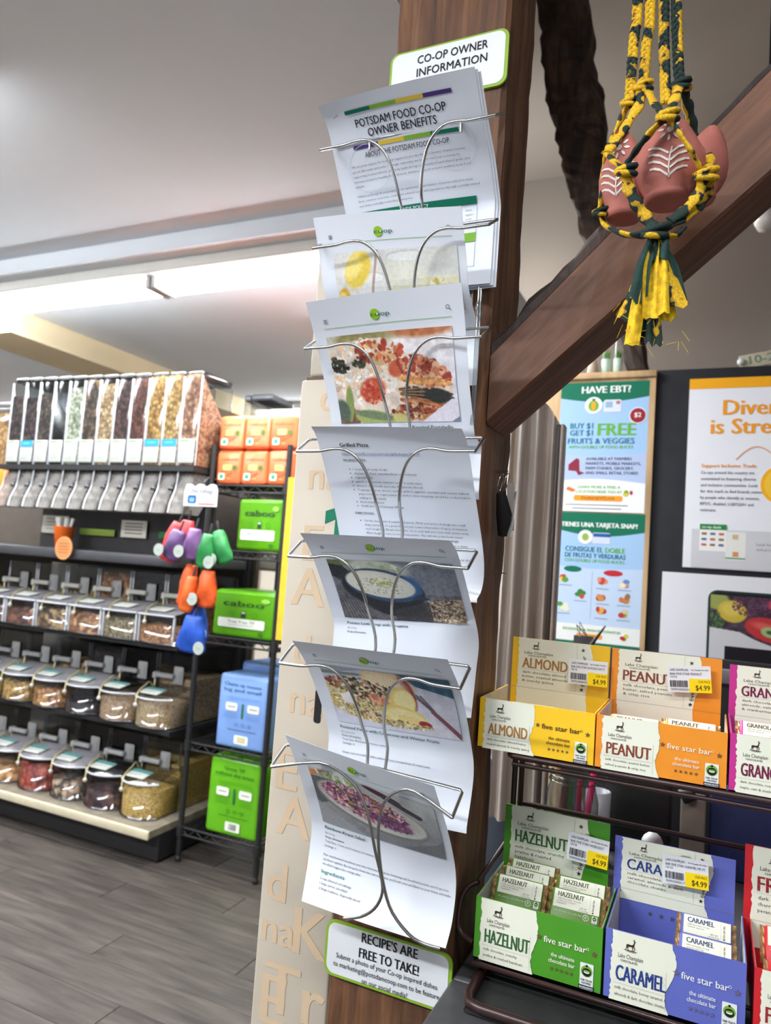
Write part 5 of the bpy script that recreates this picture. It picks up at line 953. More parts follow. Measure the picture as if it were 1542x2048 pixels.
B6, D6 = choc('FRUIT', 'red fruit chocolate bar box cut by the right picture edge', REDB, (158, 38, 44), (240, 232, 220), ['dark chocolate, cherries,', 'pecans & oats'], ['dark chocolate,', 'cherries &', 'pecans'], (1506, 2050), (1800, 2120), (1509, 1934), Yh, ((1491, 1687), (1740, 1738), (1491, 1840)), Yh + .134, seed=6)
p = Print(); dz = D5['z1'] - D5['z0']
for k in range(5): p.star(.050 + k * .014, .026, .0036, (84, 78, 86), 2)
p.build('inner_print', front_map(D5['lid'][0], D5['Yl'], D5['z1']), B5)
FOIL = mat('foil_gold', (176, 140, 96), 0.35, 0.5, vary=.2, scale=120)
def bar(nm, label, D, xc, yc, zc, col, ncol, tilt=32, L=.072, H=.036, group=None):
    t = thing('chocolate_bar', label, 'chocolate bar', (xc, yc, zc), group); M_ = Matrix.Translation((xc, yc, zc)) @ Matrix.Rotation(math.radians(-tilt), 4, 'X')
    m = mat('wrapper_%d_%d_%d' % col, col, .4, vary=.03); MB().rbox(-L / 2, L / 2, -.005, .005, -H, .003, .003, 2, M=M_).build('wrapper', m, t)
    for s in (-1, 1):
        mb = MB(); g = []
        for i in range(8): g.append([M_ @ Vector((s * (L / 2 - .001 + .006 * j / 2), .003 * (-1) ** i * (j / 2) * .8, -H + (H + .002) * i / 7)) for j in range(3)])
        mb.grid(g, 0, False); mb.build('crimp', FOIL, t)
    p = Print(); p.rect(L * .06, .001, L * .98, .023, CREAM, 1); p.text(nm, L * .14, .0095, .0058, ncol, w=L * .52, bold=.035, layer=3)
    for i, s in enumerate(['milk chocolate, crunchy', 'praline & roasted', 'hazelnuts'] if nm == 'HAZELNUT' else ['milk chocolate, honey', 'caramel, almonds']): p.text(s, L * .14, .0128 + i * .0028, .0015, (100, 90, 80), w=L * .0205 * len(s), layer=3, res=1)
    p.text('NET WT', L * .74, .0195, .0017, (100, 90, 80), align='R', layer=3, res=1); p.text('1.8 OZ (51g)', L * .76, .0222, .0017, (100, 90, 80), align='R', layer=3, res=1); p.dots((L * .79, .002), (L * .79, .022), .0003, .001, (110, 100, 90), 3)
    p.text('five star bar', L * .87, .019, .0026, INKD, w=.014, rot=-math.pi / 2, layer=3); p.star(L * .855, .021, .0016, INKD, 3)
    p.text('the ultimate chocolate bar', L * .10, .0285, .0020, (206, 214, 190), w=L * .55, layer=3, res=1); p.ring(L * .73, .0285, .0038, .0006, (226, 230, 220), 3); p.text('B', L * .73, .0298, .0032, (226, 230, 220), align='C', layer=3); fair(p, L * .85, .0245, L * .10, .0095)
    q = M_ @ Vector((-L / 2, -.005, .002)); p.build('print', plane_map(q, M_.to_3x3() @ Vector((1, 0, 0)), M_.to_3x3() @ Vector((0, 0, -1))), t); return t
zt = D4['z1']; W4 = D4['x1'] - D4['x0']
for k, (fx, dy, dz_, lb) in enumerate(((.275, .050, .008, 'green hazelnut bar at the front of the left stack in the green box'), (.29, .078, .010, 'green hazelnut bar in the middle of the left stack in the green box'), (.305, .106, .012, 'green hazelnut bar at the back of the left stack in the green box'), (.735, .058, .005, 'green hazelnut bar at the front of the right stack in the green box'), (.74, .092, .009, 'green hazelnut bar behind the other in the right stack of the green box'))):
    bar('HAZELNUT', lb, D4, D4['x0'] + W4 * fx, Yh + dy + .010, zt + dz_, (90, 132, 44), (90, 92, 66), 34, W4 * .40, .040, 'hazelnut bars in the green box')
W5 = D5['x1'] - D5['x0']
for k, (dy, dz_, lb) in enumerate(((.045, -.006, 'caramel bar leaning at the front inside the lavender box'), (.085, .002, 'caramel bar leaning behind the front one inside the lavender box'))): bar('CARAMEL', lb, D5, D5['x0'] + W5 * .72, Yh + dy, D5['z1'] + dz_, LAV, (70, 80, 120), 40, W5 * .38, .04, 'caramel bars in the lavender box')
W1 = D1['x1'] - D1['x0']; W2 = D2['x1'] - D2['x0']
for nm, D, fx, dy, dz_, c, lb in (('ALMOND', D1, .42, .05, -.012, YEL, 'almond bar whose wrapper top shows above the yellow box front'), ('PEANUT', D2, .28, .045, -.008, OGE, 'peanut bar on the left inside the orange box'), ('PEANUT', D2, .72, .06, -.006, OGE, 'peanut bar on the right inside the orange box'), ('GRANOLA', D3, .28, .055, .004, PNK, 'granola bar peeking over the magenta box front'), ('FRUIT', D6, .30, .085, .012, REDB, 'fruit bar standing at the back of the red box'), ('FRUIT', D6, .31, .03, -.004, REDB, 'fruit bar just behind the front of the red box')):
    bar(nm, lb, D, D['x0'] + (D['x1'] - D['x0']) * fx, D['Yf'] + dy, D['z1'] + dz_, c, (110, 90, 70), 42, (D['x1'] - D['x0']) * .40, .04)
TAGW = mat('tag_white', (228, 230, 234), .5, vary=.005)
def price(label, D, tl, tr_, bl_, name, oz, num, rot=0):
    y = D['Yl'] - .012; a, b, c = at(*tl, y), at(*tr_, y), at(*bl_, y); w = b.x - a.x; h = a.z - c.z; sk = math.atan2(b.z - a.z, w); t = thing('price_tag', label, 'price tag', tuple(a), 'price tags on the box lids')
    U = Vector((math.cos(sk), 0, math.sin(sk))); V = Vector((math.sin(sk), 0, -math.cos(sk))); M_ = Matrix([[U.x, 0, -V.x, a.x], [0, 1, 0, y], [U.z, 0, -V.z, a.z], [0, 0, 0, 1]])
    MB().box(0, w, 0, .0008, -h, 0, M=M_).build('card', TAGW, t); MB().box(w * .4, w * .6, .0008, .0125, -.006, -.001, M=M_).build('clip', clear('clip_plastic', (240, 240, 240)), t)
    p = Print(); p.rect(w * .50, h * .48, w, h, (250, 216, 20), 1); G = (70, 72, 80)
    p.text('LAKE CHAMPLAIN', w * .07, h * .19, h * .085, G, w=w * .42, layer=2); p.text('Lake Champlain Chocolates', w * .56, h * .17, h * .05, G, w=w * .4, layer=2, bold=.02, res=1); p.text('BAR FIVE STAR ' + name, w * .07, h * .34, h * .085, G, w=w * min(.86, .0365 * (14 + len(name))), layer=2); p.text(oz, w * .07, h * .45, h * .075, G, w=w * .16, layer=2)
    p.bars(w * .06, h * .55, w * .48, h * .80, 30, 2, len(name)); p.text(num, w * .07, h * .93, h * .085, G, w=w * .42, layer=2); p.text('OUR PRICE', w * .97, h * .64, h * .10, (96, 84, 10), w=w * .26, align='R', layer=2); p.text('$4.99', w * .96, h * .91, h * .19, (70, 62, 20), w=w * .32, align='R', layer=2, bold=.015)
    p.build('print', plane_map(a, U, V), t)
price('white and yellow price tag clipped to the yellow almond lid', D1, (1138, 1317), (1216, 1325), (1134, 1366), 'ALMOND DK FT', '1.85 OZ', '769933858002')
price('white and yellow price tag clipped to the orange peanut lid', D2, (1333, 1331), (1421, 1333), (1338, 1384), 'PEANUT', '1.8 OZ', '769933005031')
price('white and yellow price tag clipped to the green hazelnut lid', D4, (1138, 1662), (1220, 1684), (1131, 1717), 'HAZELNUT', '1.8 OZ', '769933005048')
price('white and yellow price tag clipped to the lavender caramel lid', D5, (1325, 1708), (1417, 1724), (1327, 1765), 'CARAMEL MK FT', '1.85 OZ', '769933005017')
# ---------------------------------------------------------------- behind the chocolate stand
YB = 2.43
cab = thing('pine_notice_board', 'pine cabinet side pinned with two benefit posters behind the counter', 'cabinet', (-.35, YB + .1, 0)); PINE = wood('pine', (196, 158, 110), (218, 182, 134), (232, 202, 158), sc=(8, 8, 1), bump=.1)
ptop = at(1312, 741, YB); xr_ = ptop.x; xl_ = at(1085, 760, YB).x
MB().box(xl_, xr_, YB, YB + .26, 0, ptop.z - .022).build('carcass', PINE, cab); MB().rbox(xl_ - .01, xr_ + .004, YB - .012, YB + .27, ptop.z - .022, ptop.z, .003).build('top_board', PINE, cab); MB().box(xr_ - .022, xr_ + .002, YB - .004, YB, .8, ptop.z - .022).build('edge_strip', PINE, cab)
def poster(name, label, px, y, wh, fill, cat='poster'):
    a = at(*px[0], y); b = at(*px[1], y); c = at(*px[2], y); x0, x1, z1, z0 = a.x, b.x, (a.z + b.z) / 2, c.z; t = thing(name, label, cat, ((x0 + x1) / 2, y, z0)); MB().box(x0, x1, y, y + .0012, z0, z1).build('paper', mat('poster_' + '_'.join(map(str, wh)), wh, .5, vary=.004), t)
    p = Print(); fill(p, x1 - x0, z1 - z0); p.build('print', front_map(x0, y, z1), t, .0006, .0003); return t
GDK, SKY, TEAL, LIME = (4, 110, 82), (160, 196, 232), (34, 116, 140), (100, 176, 60)
def wave(p, w, v0, v1, amp, top, bot, col, layer):
    n = 20; p.poly([(w * i / n, v0 + amp * math.sin(i / n * 3.6)) for i in range(n + 1)] + [(w * i / n, v1 + bot * math.sin(i / n * 3.6)) for i in range(n, -1, -1)], col, layer)
def fruit(p, u, v, s, cols, layer=3):
    r = random.Random(int(u * 9999)); 
    for k in range(5): p.ell(u + r.uniform(-.6, .6) * s, v + r.uniform(-.4, .4) * s, s * r.uniform(.3, .55), s * r.uniform(.3, .5), r.choice(cols), layer, 12)
def fP1(p, w, h):
    p.rect(0, 0, w, h, SKY, 1); wave(p, w, h * .56, h * .86, h * .015, 0, -h * .01, (176, 194, 226), 2); wave(p, w, h * .77, h, -h * .02, 0, 0, (236, 238, 238), 3); p.poly([(0, 0), (w, 0), (w, h * .12)] + [(w * (1 - i / 12), h * (.12 + .035 * math.sin(i / 12 * 3.14))) for i in range(13)] + [(0, h * .13)], GDK, 2)
    p.text('HAVE EBT?', w * .52, h * .085, h * .052, (240, 244, 240), w=w * .55, align='C', bold=.04, layer=4); p.ell(w * .385, h * .18, w * .10, w * .10, (238, 240, 236), 4); p.ell(w * .385, h * .185, w * .06, w * .065, (110, 176, 60), 5); p.ell(w * .385, h * .185, w * .025, w * .06, (236, 166, 50), 6, 14)
    for d in (-.02, 0, .02): p.line((w * .385, h * .15), (w * (.385 + d), h * .128), .003, GDK, 6)
    p.rrect(w * .5, h * .14, w * .70, h * .235, .006, (212, 220, 234), 4); p.rect(w * .52, h * .155, w * .60, h * .20, (150, 176, 206), 5); p.rect(w * .64, h * .15, w * .685, h * .175, (176, 120, 130), 5)
    p.ell(w * .885, h * .265, w * .095, w * .095, (238, 238, 236), 4); p.ell(w * .885, h * .265, w * .085, w * .085, (150, 30, 50), 5); p.text('$2', w * .885, h * .278, h * .034, (240, 236, 230), align='C', layer=6, bold=.03)
    p.text('BUY $1', w * .13, h * .36, h * .042, TEAL, w=w * .26, bold=.03, layer=4); p.text('GET $1', w * .13, h * .415, h * .042, TEAL, w=w * .26, bold=.03, layer=4); p.text('FREE', w * .45, h * .415, h * .092, LIME, w=w * .42, bold=.04, layer=4); p.text('FRUITS & VEGGIES', w * .11, h * .478, h * .042, TEAL, w=w * .75, bold=.03, layer=4); p.text('WITH DOUBLE UP FOOD BUCKS', w * .12, h * .515, h * .022, LIME, w=w * .73, bold=.02, layer=4)
    for i, s in enumerate(['AVAILABLE AT FARMERS', 'MARKETS, MOBILE MARKETS,', 'FARM STANDS, GROCERY,', 'AND SMALL RETAIL STORES']): p.text(s, w * .33, h * (.605 + i * .036), h * .021, (70, 74, 92), w=w * .0255 * len(s), bold=.02, layer=4)
    p.poly([(w * .13, h * .64), (w * .22, h * .59), (w * .25, h * .60), (w * .26, h * .69), (w * .32, h * .705), (w * .25, h * .722), (w * .22, h * .69), (w * .13, h * .685)], (140, 40, 60), 4)
    p.text('LEARN MORE & FIND A', w * .25, h * .822, h * .022, LIME, w=w * .48, bold=.02, layer=5); p.text('LOCATION NEAR YOU AT', w * .23, h * .858, h * .022, LIME, w=w * .52, bold=.02, layer=5); p.rrect(w * .21, h * .875, w * .76, h * .918, .006, (244, 156, 40), 5); p.text('DoubleUpNYS.com', w * .485, h * .905, h * .022, (70, 60, 40), w=w * .37, align='C', layer=6)
    fruit(p, w * .17, h * .83, w * .05, [(206, 60, 50), (220, 120, 60)], 5); fruit(p, w * .82, h * .85, w * .055, [(200, 200, 50), (190, 50, 60), (120, 170, 50)], 5); p.rect(w * .12, h * .945, w * .82, h * .951, (120, 124, 130), 5); p.rect(w * .2, h * .972, w * .75, h * .978, (120, 124, 130), 5)
def fP2(p, w, h):
    p.rect(0, 0, w, h, SKY, 1); wave(p, w, h * .40, h * .9, h * .012, 0, 0, (190, 210, 234), 2); p.rect(0, h * .82, w, h, (232, 234, 232), 3); p.rect(0, h * .945, w, h, GDK, 4); p.rect(w * .3, h * .965, w * .7, h * .978, (120, 190, 160), 5)
    p.poly([(0, 0), (w, 0)] + [(w * (1 - i / 12), h * (.13 + .04 * math.sin(i / 12 * 3.14))) for i in range(13)], GDK, 3); p.text('TIENES UNA TARJETA SNAP?', w * .48, h * .105, h * .033, (240, 244, 240), w=w * .88, align='C', bold=.04, layer=5)
    p.ell(w * .33, h * .18, w * .085, w * .085, (238, 240, 236), 5); p.ell(w * .33, h * .18, w * .04, w * .045, (150, 176, 80), 6); p.rrect(w * .41, h * .145, w * .62, h * .225, .005, (206, 216, 232), 4); p.rect(w * .42, h * .15, w * .62, h * .175, (40, 90, 160), 5)
    p.text('CONSIGUE EL', w * .10, h * .288, h * .036, TEAL, w=w * .44, bold=.03, layer=4); p.text('DOBLE', w * .57, h * .288, h * .036, LIME, w=w * .22, bold=.03, layer=4); p.text('DE FRUTAS Y VERDURAS', w * .10, h * .332, h * .033, TEAL, w=w * .70, bold=.03, layer=4); p.text('CON DOUBLE UP FOOD BUCKS', w * .10, h * .365, h * .022, LIME, w=w * .69, bold=.02, layer=4)
    p.ell(w * .20, h * .42, w * .105, h * .022, GDK, 4); p.ell(w * .67, h * .435, w * .11, h * .022, (190, 40, 50), 4); p.rect(w * .43, h * .43, w * .434, h * .78, (150, 170, 196), 4)
    for u, v, c in ((.12, .49, [(240, 190, 60), (190, 70, 50), (90, 150, 60)]), (.30, .60, [(60, 130, 60), (200, 70, 50), (90, 160, 70)]), (.11, .70, [(226, 110, 70), (90, 150, 60), (226, 226, 200)]), (.55, .50, [(190, 70, 50), (220, 140, 110)]), (.80, .50, [(226, 150, 90), (240, 220, 190), (90, 140, 200)]), (.56, .61, [(180, 80, 50), (206, 140, 80)]), (.80, .61, [(150, 110, 70), (200, 120, 70)]), (.55, .715, [(220, 170, 80), (190, 60, 50)]), (.80, .715, [(120, 150, 70), (190, 60, 50), (210, 190, 150)])):
        fruit(p, w * u, h * v, w * .075, c, 4); p.rect(w * (u - .07), h * (v + .05), w * (u + .08), h * (v + .055), (130, 146, 170), 4)
    p.text('ENCUENTRA UNA TIENDA PARTICIPANTE EN', w * .12, h * .868, h * .018, LIME, w=w * .66, layer=5, bold=.02); p.rrect(w * .28, h * .885, w * .58, h * .918, .005, (244, 156, 40), 5); p.rect(w * .32, h * .897, w * .54, h * .905, (150, 100, 40), 6); fruit(p, w * .82, h * .89, w * .06, [(200, 210, 60), (190, 50, 60), (150, 190, 60)], 5)
poster('benefits_poster', 'blue and green poster headed HAVE EBT? on the pine board', ((1124, 764), (1300, 764), (1140, 1022)), YB - .003, (225, 230, 236), fP1)
poster('benefits_poster', 'Spanish language poster with rows of food pictures below the English one', ((1118, 1026), (1291, 1027), (1110, 1292)), YB - .003, (214, 222, 232), fP2)
bx0, bx1, bz0, bz1 = at(1314, 741, YB).x, at(1640, 735, YB).x, 0.0, at(1400, 735, YB).z
tag(MB().rbox(bx0, bx1, YB + .01, YB + .03, 0.0, bz1, .003).build('black_display_board', mat('black_felt', (27, 28, 33), .9, vary=.1)), 'large black display board holding two white posters', 'display board')
def fP3(p, w, h):
    p.rect(0, 0, w, h * .055, (244, 172, 24), 1)
    def q(px, py): a = at(px, py, YB + .006); return a.x - X3, Z3 - a.z
    u, v = q(1447, 828); p.text('Diversity', u, v, .046, (240, 156, 30), bold=.035, layer=2); u, v = q(1422, 866); p.text('is Strength', u, v, .046, (240, 156, 30), bold=.035, layer=2)
    u, v = q(1403, 933); p.text('Support Inclusive Trade', u, v, .0105, (232, 150, 50), w=.152, bold=.03, layer=2)
    for i, s in enumerate(['Co-ops around the country are', 'committed to fostering diverse', 'and inclusive communities. Look', 'for this mark to find brands owned', 'by people who identify as women,', 'BIPOC, disabled, LGBTQIA+ and', 'veterans.']): u, v = q(1402 - i * .4, 946 + i * 12.4); p.text(s, u, v, .0088, (96, 98, 108), w=.0051 * len(s), layer=2, bold=.015)
    n = 14; pts = [q(1472 + 70 * i / n, 918 - 26 * math.sin(i / n * 2.6)) for i in range(n + 1)]; p.curve(pts, .003, (226, 150, 90), 2); u, v = q(1566, 968); p.ell(u, v, .06, .06, (246, 180, 20), 2); p.ell(u, v, .05, .05, (250, 200, 60), 3)
    u0, v0 = q(1384, 1056); p.rect(u0, v0, w, v0 + .118, (206, 207, 212), 2); u, v = q(1400, 1046); p.rect(u, v, u + .075, v + .083, (236, 236, 234), 4); p.rect(u, v, u + .075, v + .017, (30, 130, 60), 5); p.text('co-op deals', u + .006, v + .0125, .008, (230, 240, 230), layer=6, bold=.02)
    for a in range(3):
        for b in range(3): p.rect(u + .006 + a * .024, v + .026 + b * .017, u + .02 + a * .024, v + .033 + b * .017, [(150, 110, 80), (90, 110, 150), (190, 110, 90)][(a + b) % 3], 6)
    u, v = q(1452, 1062); p.rect(u, v, u + .055, v + .086, (228, 228, 224), 3); p.rect(u + .02, v + .06, u + .036, v + .075, (214, 150, 90), 4); p.rect(u + .018, v + .008, u + .034, v + .022, (206, 180, 140), 4); p.rect(u, v + .078, u + .055, v + .082, (90, 150, 110), 4)
    u, v = q(1513, 1090); p.text('Look for', u, v, .008, (110, 112, 120), layer=3); u, v = q(1513, 1100); p.text('and products', u, v, .008, (110, 112, 120), layer=3)
a3 = at(1380, 757, YB + .006); X3, Z3 = a3.x, a3.z
poster('diversity_poster', 'white poster with orange heading and yellow top band on the black board', ((1380, 757), (1640, 750), (1367, 1134)), YB + .006, (232, 234, 240), fP3)
def im_veg():
    m = Img(120, 96, (60, 40, 60)); m.noise(26, 14, 3); m.ell(.10, .10, .16, .14, (150, 160, 70), 0, .3); m.ell(.3, .25, .20, .17, (206, 176, 40), .3, .12); m.ell(.28, .22, .13, .1, (222, 196, 70), .3, .6); m.scatter(120, .6, .15, .3, .16, (.01, .03), [(120, 50, 90), (90, 30, 60), (60, 20, 50)], 4); m.ell(.9, .1, .14, .1, (190, 50, 80), 0, .3)
    m.scatter(80, .08, .46, .12, .18, (.01, .04), [(60, 110, 50), (90, 140, 70), (40, 80, 40)], 6, asp=(.2, .5)); m.poly([(0, .52), (.4, .56), (.6, .66), (1, .8), (0, .8)], (206, 206, 212)); m.ell(.80, .50, .34, .18, (200, 34, 36), .25, .08); m.ell(.76, .46, .2, .06, (226, 80, 70), .25, .6); m.ell(.80, .53, .12, .08, (150, 190, 110), .2, .2); m.ell(.80, .53, .05, .03, (60, 80, 50), .2, .3); return m.a
def fP4(p, w, h):
    def q(px, py): a = at(px, py, YB + .005); return a.x - X4, Z4 - a.z
    u0, v0 = q(1417, 1176); p.rrect(u0, v0, u0 + .30, v0 + .42, .026, (34, 56, 50), 2); p.rrect(u0 + .006, v0 + .006, u0 + .30, v0 + .42, .022, (26, 20, 28), 3); p.image(im_veg(), u0 + .007, v0 + .014, u0 + .21, v0 + .165, 4); p.rect(u0 + .007, v0 + .125, u0 + .05, v0 + .4, (204, 206, 212), 3)
a4 = at(1325, 1140, YB + .005); X4, Z4 = a4.x, a4.z
poster('phone_poster', 'white poster showing a phone with lemon and red pepper photo', ((1325, 1140), (1640, 1166), (1320, 1330)), YB + .005, (228, 229, 235), fP4)
# plants and small sign on top of the cabinet
for k, (px, lb) in enumerate(((1212, 'white pot of short grass, left of the pair on the pine cabinet'), (1235, 'white pot of short grass, right of the pair on the pine cabinet'))):
    a = at(px, 738, YB + .06); t = thing('grass_pot', lb, 'potted plant', (a.x, a.y, ptop.z), 'grass pots on the cabinet'); MB().lathe([(0, 0), (.013, 0), (.016, .06), (.014, .062), (.011, .05), (0, .05)], (a.x, a.y, ptop.z), 16).build('pot', mat('mint_ceramic', (196, 222, 206), .25), t)
    mb = MB(); r = random.Random(k)
    for i in range(40): an = r.random() * 6.28; q = r.random() * .010; b = Vector((a.x + q * math.cos(an), a.y + q * math.sin(an), ptop.z + .05)); mb.tube([b, b + Vector((r.uniform(-.01, .01), r.uniform(-.01, .01), r.uniform(.03, .05)))], [.0016, .0004], 4)
    o = mb.build('grass', mat('grass_green', (96, 150, 50), .5, vary=.2), t); o['kind'] = 'stuff'
    MB().cyl((a.x - .008, a.y - .004, ptop.z + .045), (a.x - .006, a.y - .004, ptop.z + .14), .003, n=8).build('white_stick', mat('white_plastic', (226, 232, 228), .3), t)
a = at(1186, 740, YB + .05); tag(MB().lathe([(0, 0), (.012, 0), (.02, .02), (.014, .05), (.008, .06), (0, .06)], (a.x, a.y, ptop.z), 14).build('small_vase', mat('beige_ceramic', (170, 150, 132), .5)), 'small beige vase left of the grass pots on the cabinet', 'vase')
a, b = at(1480, 732, 2.6), at(1610, 705, 2.6); t = thing('size_sign', 'pale sign reading 10-20oz above the black board', 'sign', (a.x, 2.6, bz1)); M_ = Matrix.Translation((a.x, 2.6, a.z)) @ Matrix.Rotation(math.radians(-9), 4, 'Y')
MB().rbox(0, .30, 0, .01, -.012, .034, .002, M=M_).build('board', mat('pale_wood', (176, 166, 142), .6), t); MB().ball(M_ @ Vector((.004, -.004, .012)), .012, .012, .012, 10).build('white_pin', MATS['white_plastic'], t); MB().box(a.x + .05, a.x + .07, 2.602, 2.608, bz1 - .4, a.z).build('stake', MATS['pale_wood'], t)
p = Print(); p.text('10-20oz', .03, .034, .026, (110, 132, 116), bold=.03, cond=1.2); q = M_ @ Vector((0, 0, .034)); p.build('lettering', plane_map(q, M_.to_3x3() @ Vector((1, 0, 0)), M_.to_3x3() @ Vector((0, 0, -1))), t)
a = at(1530, 440, 2.0); t = thing('hanging_bulb', 'white light bulb hanging under the diagonal beam', 'bulb', tuple(a)); MB().lathe([(0, -.03), (.016, -.026), (.026, -.008), (.024, .010), (.014, .028), (.013, .04), (0, .04)], a, 16).build('globe', mat('opal_glass', (206, 200, 192), .25), t); MB().lathe([(0, .04), (.016, .04), (.016, .07), (.006, .08), (0, .08)], a, 14).build('socket', mat('socket_grey', (130, 120, 112), .5), t); MB().cyl((a.x, a.y, a.z + .08), (a.x, a.y, 3.4), .003, n=6).build('cord', BLACK, t)
# ribbed clear screen beside the post
sc = thing('ribbed_screen', 'tall ribbed translucent plastic screen with dark edge right of the post', 'screen', (-.34, 1.6, CZ)); xs0, xs1 = at(1014, 1000, 1.6).x, at(1110, 1000, 1.6).x; ztop = at(1130, 800, 1.6).z
def frost():
    t = NT('ribbed_plastic'); t.b.inputs['Roughness'].default_value = .3; co = t.coord((40, 1, 1.2)); c = t.ramp(t.noise(co, 1.6, 3), [(.3, (130, 118, 108)), (.5, (176, 168, 162)), (.7, (152, 136, 118))]); t.link(c, t.b.inputs['Base Color'])
    tr = t.new('ShaderNodeBsdfTransparent'); tr.inputs[0].default_value = (.7, .68, .66, 1); mx = t.new('ShaderNodeMixShader'); mx.inputs[0].default_value = .82; t.link(tr.outputs[0], mx.inputs[1]); t.link(t.b.outputs[0], mx.inputs[2]); t.link(mx.outputs[0], t.out.inputs[0]); return t.m
mb = MB(); g = []; n = 48
for zf in (0, 1):
    row = []
    for i in range(n + 1):
        u = i / n; z = CZ + .001 if zf == 0 else ztop - max(0, u - .62) ** 1.5 * .22; row.append((xs0 + (xs1 - xs0) * u, 1.6 + .012 * math.sin(u * 6 * math.pi) * (1 if u < .93 else .3), z))
    g.append(row)
mb.grid(g); mb.grid([[(x, y + .004, z) for x, y, z in r_] for r_ in g[::-1]]); mb.build('ribbed_panel', frost(), sc)
MB().rbox(xs1 - .004, xs1 + .006, 1.592, 1.62, CZ, g[1][-1][2] - .004, .003).build('edge_strip', mat('edge_dark', (46, 40, 40), .4), sc); MB().rbox(xs1 + .006, xs1 + .014, 1.588, 1.622, CZ, g[1][-1][2] - .004, .003).build('edge_light', mat('edge_grey', (150, 138, 128), .4), sc)
# jar of pens, dark screens and other things behind the lower boxes
jc = at(1146, 1545, 1.42); J = thing('mason_jar', 'glass jar of pens and sticks behind the stand', 'jar', (jc.x, 1.42, CZ)); jr = .048; jt = jc.z
GLASS = clear('jar_glass', (214, 220, 218), .3, .05)
MB().lathe([(0, CZ + .002), (jr, CZ + .002), (jr * 1.02, jt - .05), (jr * .86, jt - .02), (jr * .86, jt)], (jc.x, 1.42, 0), 24).build('glass', GLASS, J)
for z in (jt - .004, jt - .014): MB().tube([(jc.x + jr * .87 * math.cos(q), 1.42 + jr * .87 * math.sin(q), z) for q in np.linspace(0, 6.283, 25)[:-1]], .002, 6, closed=True).build('thread_ring', GLASS, J)
def stick(nm, lb, cat, px0, px1, r, m):
    a, b = at(*px0, 1.41), at(*px1, 1.43); tag(MB().tube([(a.x, 1.41, CZ + .006), (b.x, 1.43, b.z)], r, 8).build(nm, m), lb, cat)
stick('craft_stick', 'flat wooden stick standing in the glass jar', 'stick', (1122, 1640), (1115, 1500), .006, mat('birch', (176, 140, 96), .6)); stick('pen', 'bright pink pen standing in the glass jar', 'pen', (1160, 1640), (1190, 1538), .006, mat('pink_plastic', (226, 30, 110), .3)); stick('pen', 'dark red pen leaning in the glass jar', 'pen', (1150, 1640), (1160, 1560), .005, mat('red_plastic', (150, 40, 36), .4))
tag(MB().lathe([(0, 0), (.022, 0), (.024, .13), (.02, .13), (.018, .01), (0, .01)], (at(1198, 1560, 1.50).x, 1.50, CZ), 16).build('tin', mat('blue_white_tin', (150, 152, 160), .4)), 'pale tin standing behind the glass jar', 'tin')
a, b = at(1130, 1288, 1.95), at(1650, 1332, 1.95); t = thing('counter_screen', 'wide dark screen rising behind the chocolate stand', 'screen', ((a.x + b.x) / 2, 1.95, 0)); MB().rbox(a.x, b.x, 1.95, 1.975, 0, (a.z + b.z) / 2 - .004, .004).build('panel', mat('screen_black', (24, 24, 28), .5), t); c0 = at(1448, 1338, 1.94); MB().rbox(a.x + .16, b.x, 1.935, 1.949, c0.z - .035, c0.z, .003).build('grey_rail', mat('rail_grey', (128, 126, 130), .5), t)
a = at(1166, 1268, 1.95); t = thing('binder_clip', 'black binder clip on the top edge of the dark screen', 'clip', tuple(a)); zc = (at(1130, 1288, 1.95).z + at(1650, 1332, 1.95).z) / 2
MB().prismx([(1.942, zc - .03), (1.956, zc + .018), (1.97, zc + .018), (1.983, zc - .03)], a.x - .024, a.x + .024).build('clip_body', BLACK, t)
for s in (-1, 1): MB().tube([(a.x - .008, 1.95, zc + .017), (a.x - .014 * 1 + s * .004, 1.95 - s * .0, zc + .05 + s * .004), (a.x + .012, 1.95, zc + .017)], .0018, 6).build('wire_handle', STEEL, t)
MB().tube([(a.x + .02, 1.952, zc - .005), (a.x + .055, 1.952, zc + .05)], [.006, .002], 6).build('pen_tip', BLACK, t)
a = at(1335, 1600, 1.52); tag(MB().rbox(at(1212, 1600, 1.6).x, at(1345, 1600, 1.6).x, 1.56, 1.60, CZ, at(1260, 1545, 1.56).z, .006).build('card_terminal', mat('terminal_black', (20, 20, 22), .4)), 'black upright terminal back behind the peanut box', 'terminal')
a = at(1385, 1660, 1.54); t = thing('stand_column', 'taupe support column with a black collar between the two tiers', 'column', (a.x, 1.54, CZ)); MB().rbox(a.x - .022, a.x + .022, 1.52, 1.56, CZ, at(1385, 1590, 1.54).z, .004).build('column', mat('taupe_plastic', (112, 102, 94), .5), t); MB().cyl((a.x - .02, 1.512, at(1375, 1588, 1.54).z), (a.x + .0, 1.512, at(1375, 1588, 1.54).z + .012), .014, n=12).build('collar', BLACK, t)
a, b = at(1420, 1600, 1.56), at(1560, 1600, 1.56); tag(MB().rbox(a.x, b.x + .1, 1.54, 1.58, CZ, a.z + .03, .006).build('navy_binder', mat('navy_cloth', (24, 34, 82), .7, vary=.1, scale=80)), 'navy blue upright panel at the right behind the lower tier', 'panel')
a = at(1305, 1676, 1.3); tag(MB().ball((a.x, 1.3, a.z - .008), .017, .017, .017, 14).build('white_knob', mat('white_rubber', (196, 200, 204), .4)), 'white rounded knob just above the lavender lid', 'knob')
t = thing('knob_base', 'dark stem holding the white rounded knob', 'stem', (a.x, 1.3, CZ)); MB().cyl((a.x, 1.3, CZ), (a.x, 1.3, a.z - .024), .006, n=8).build('stem', BLACK, t)
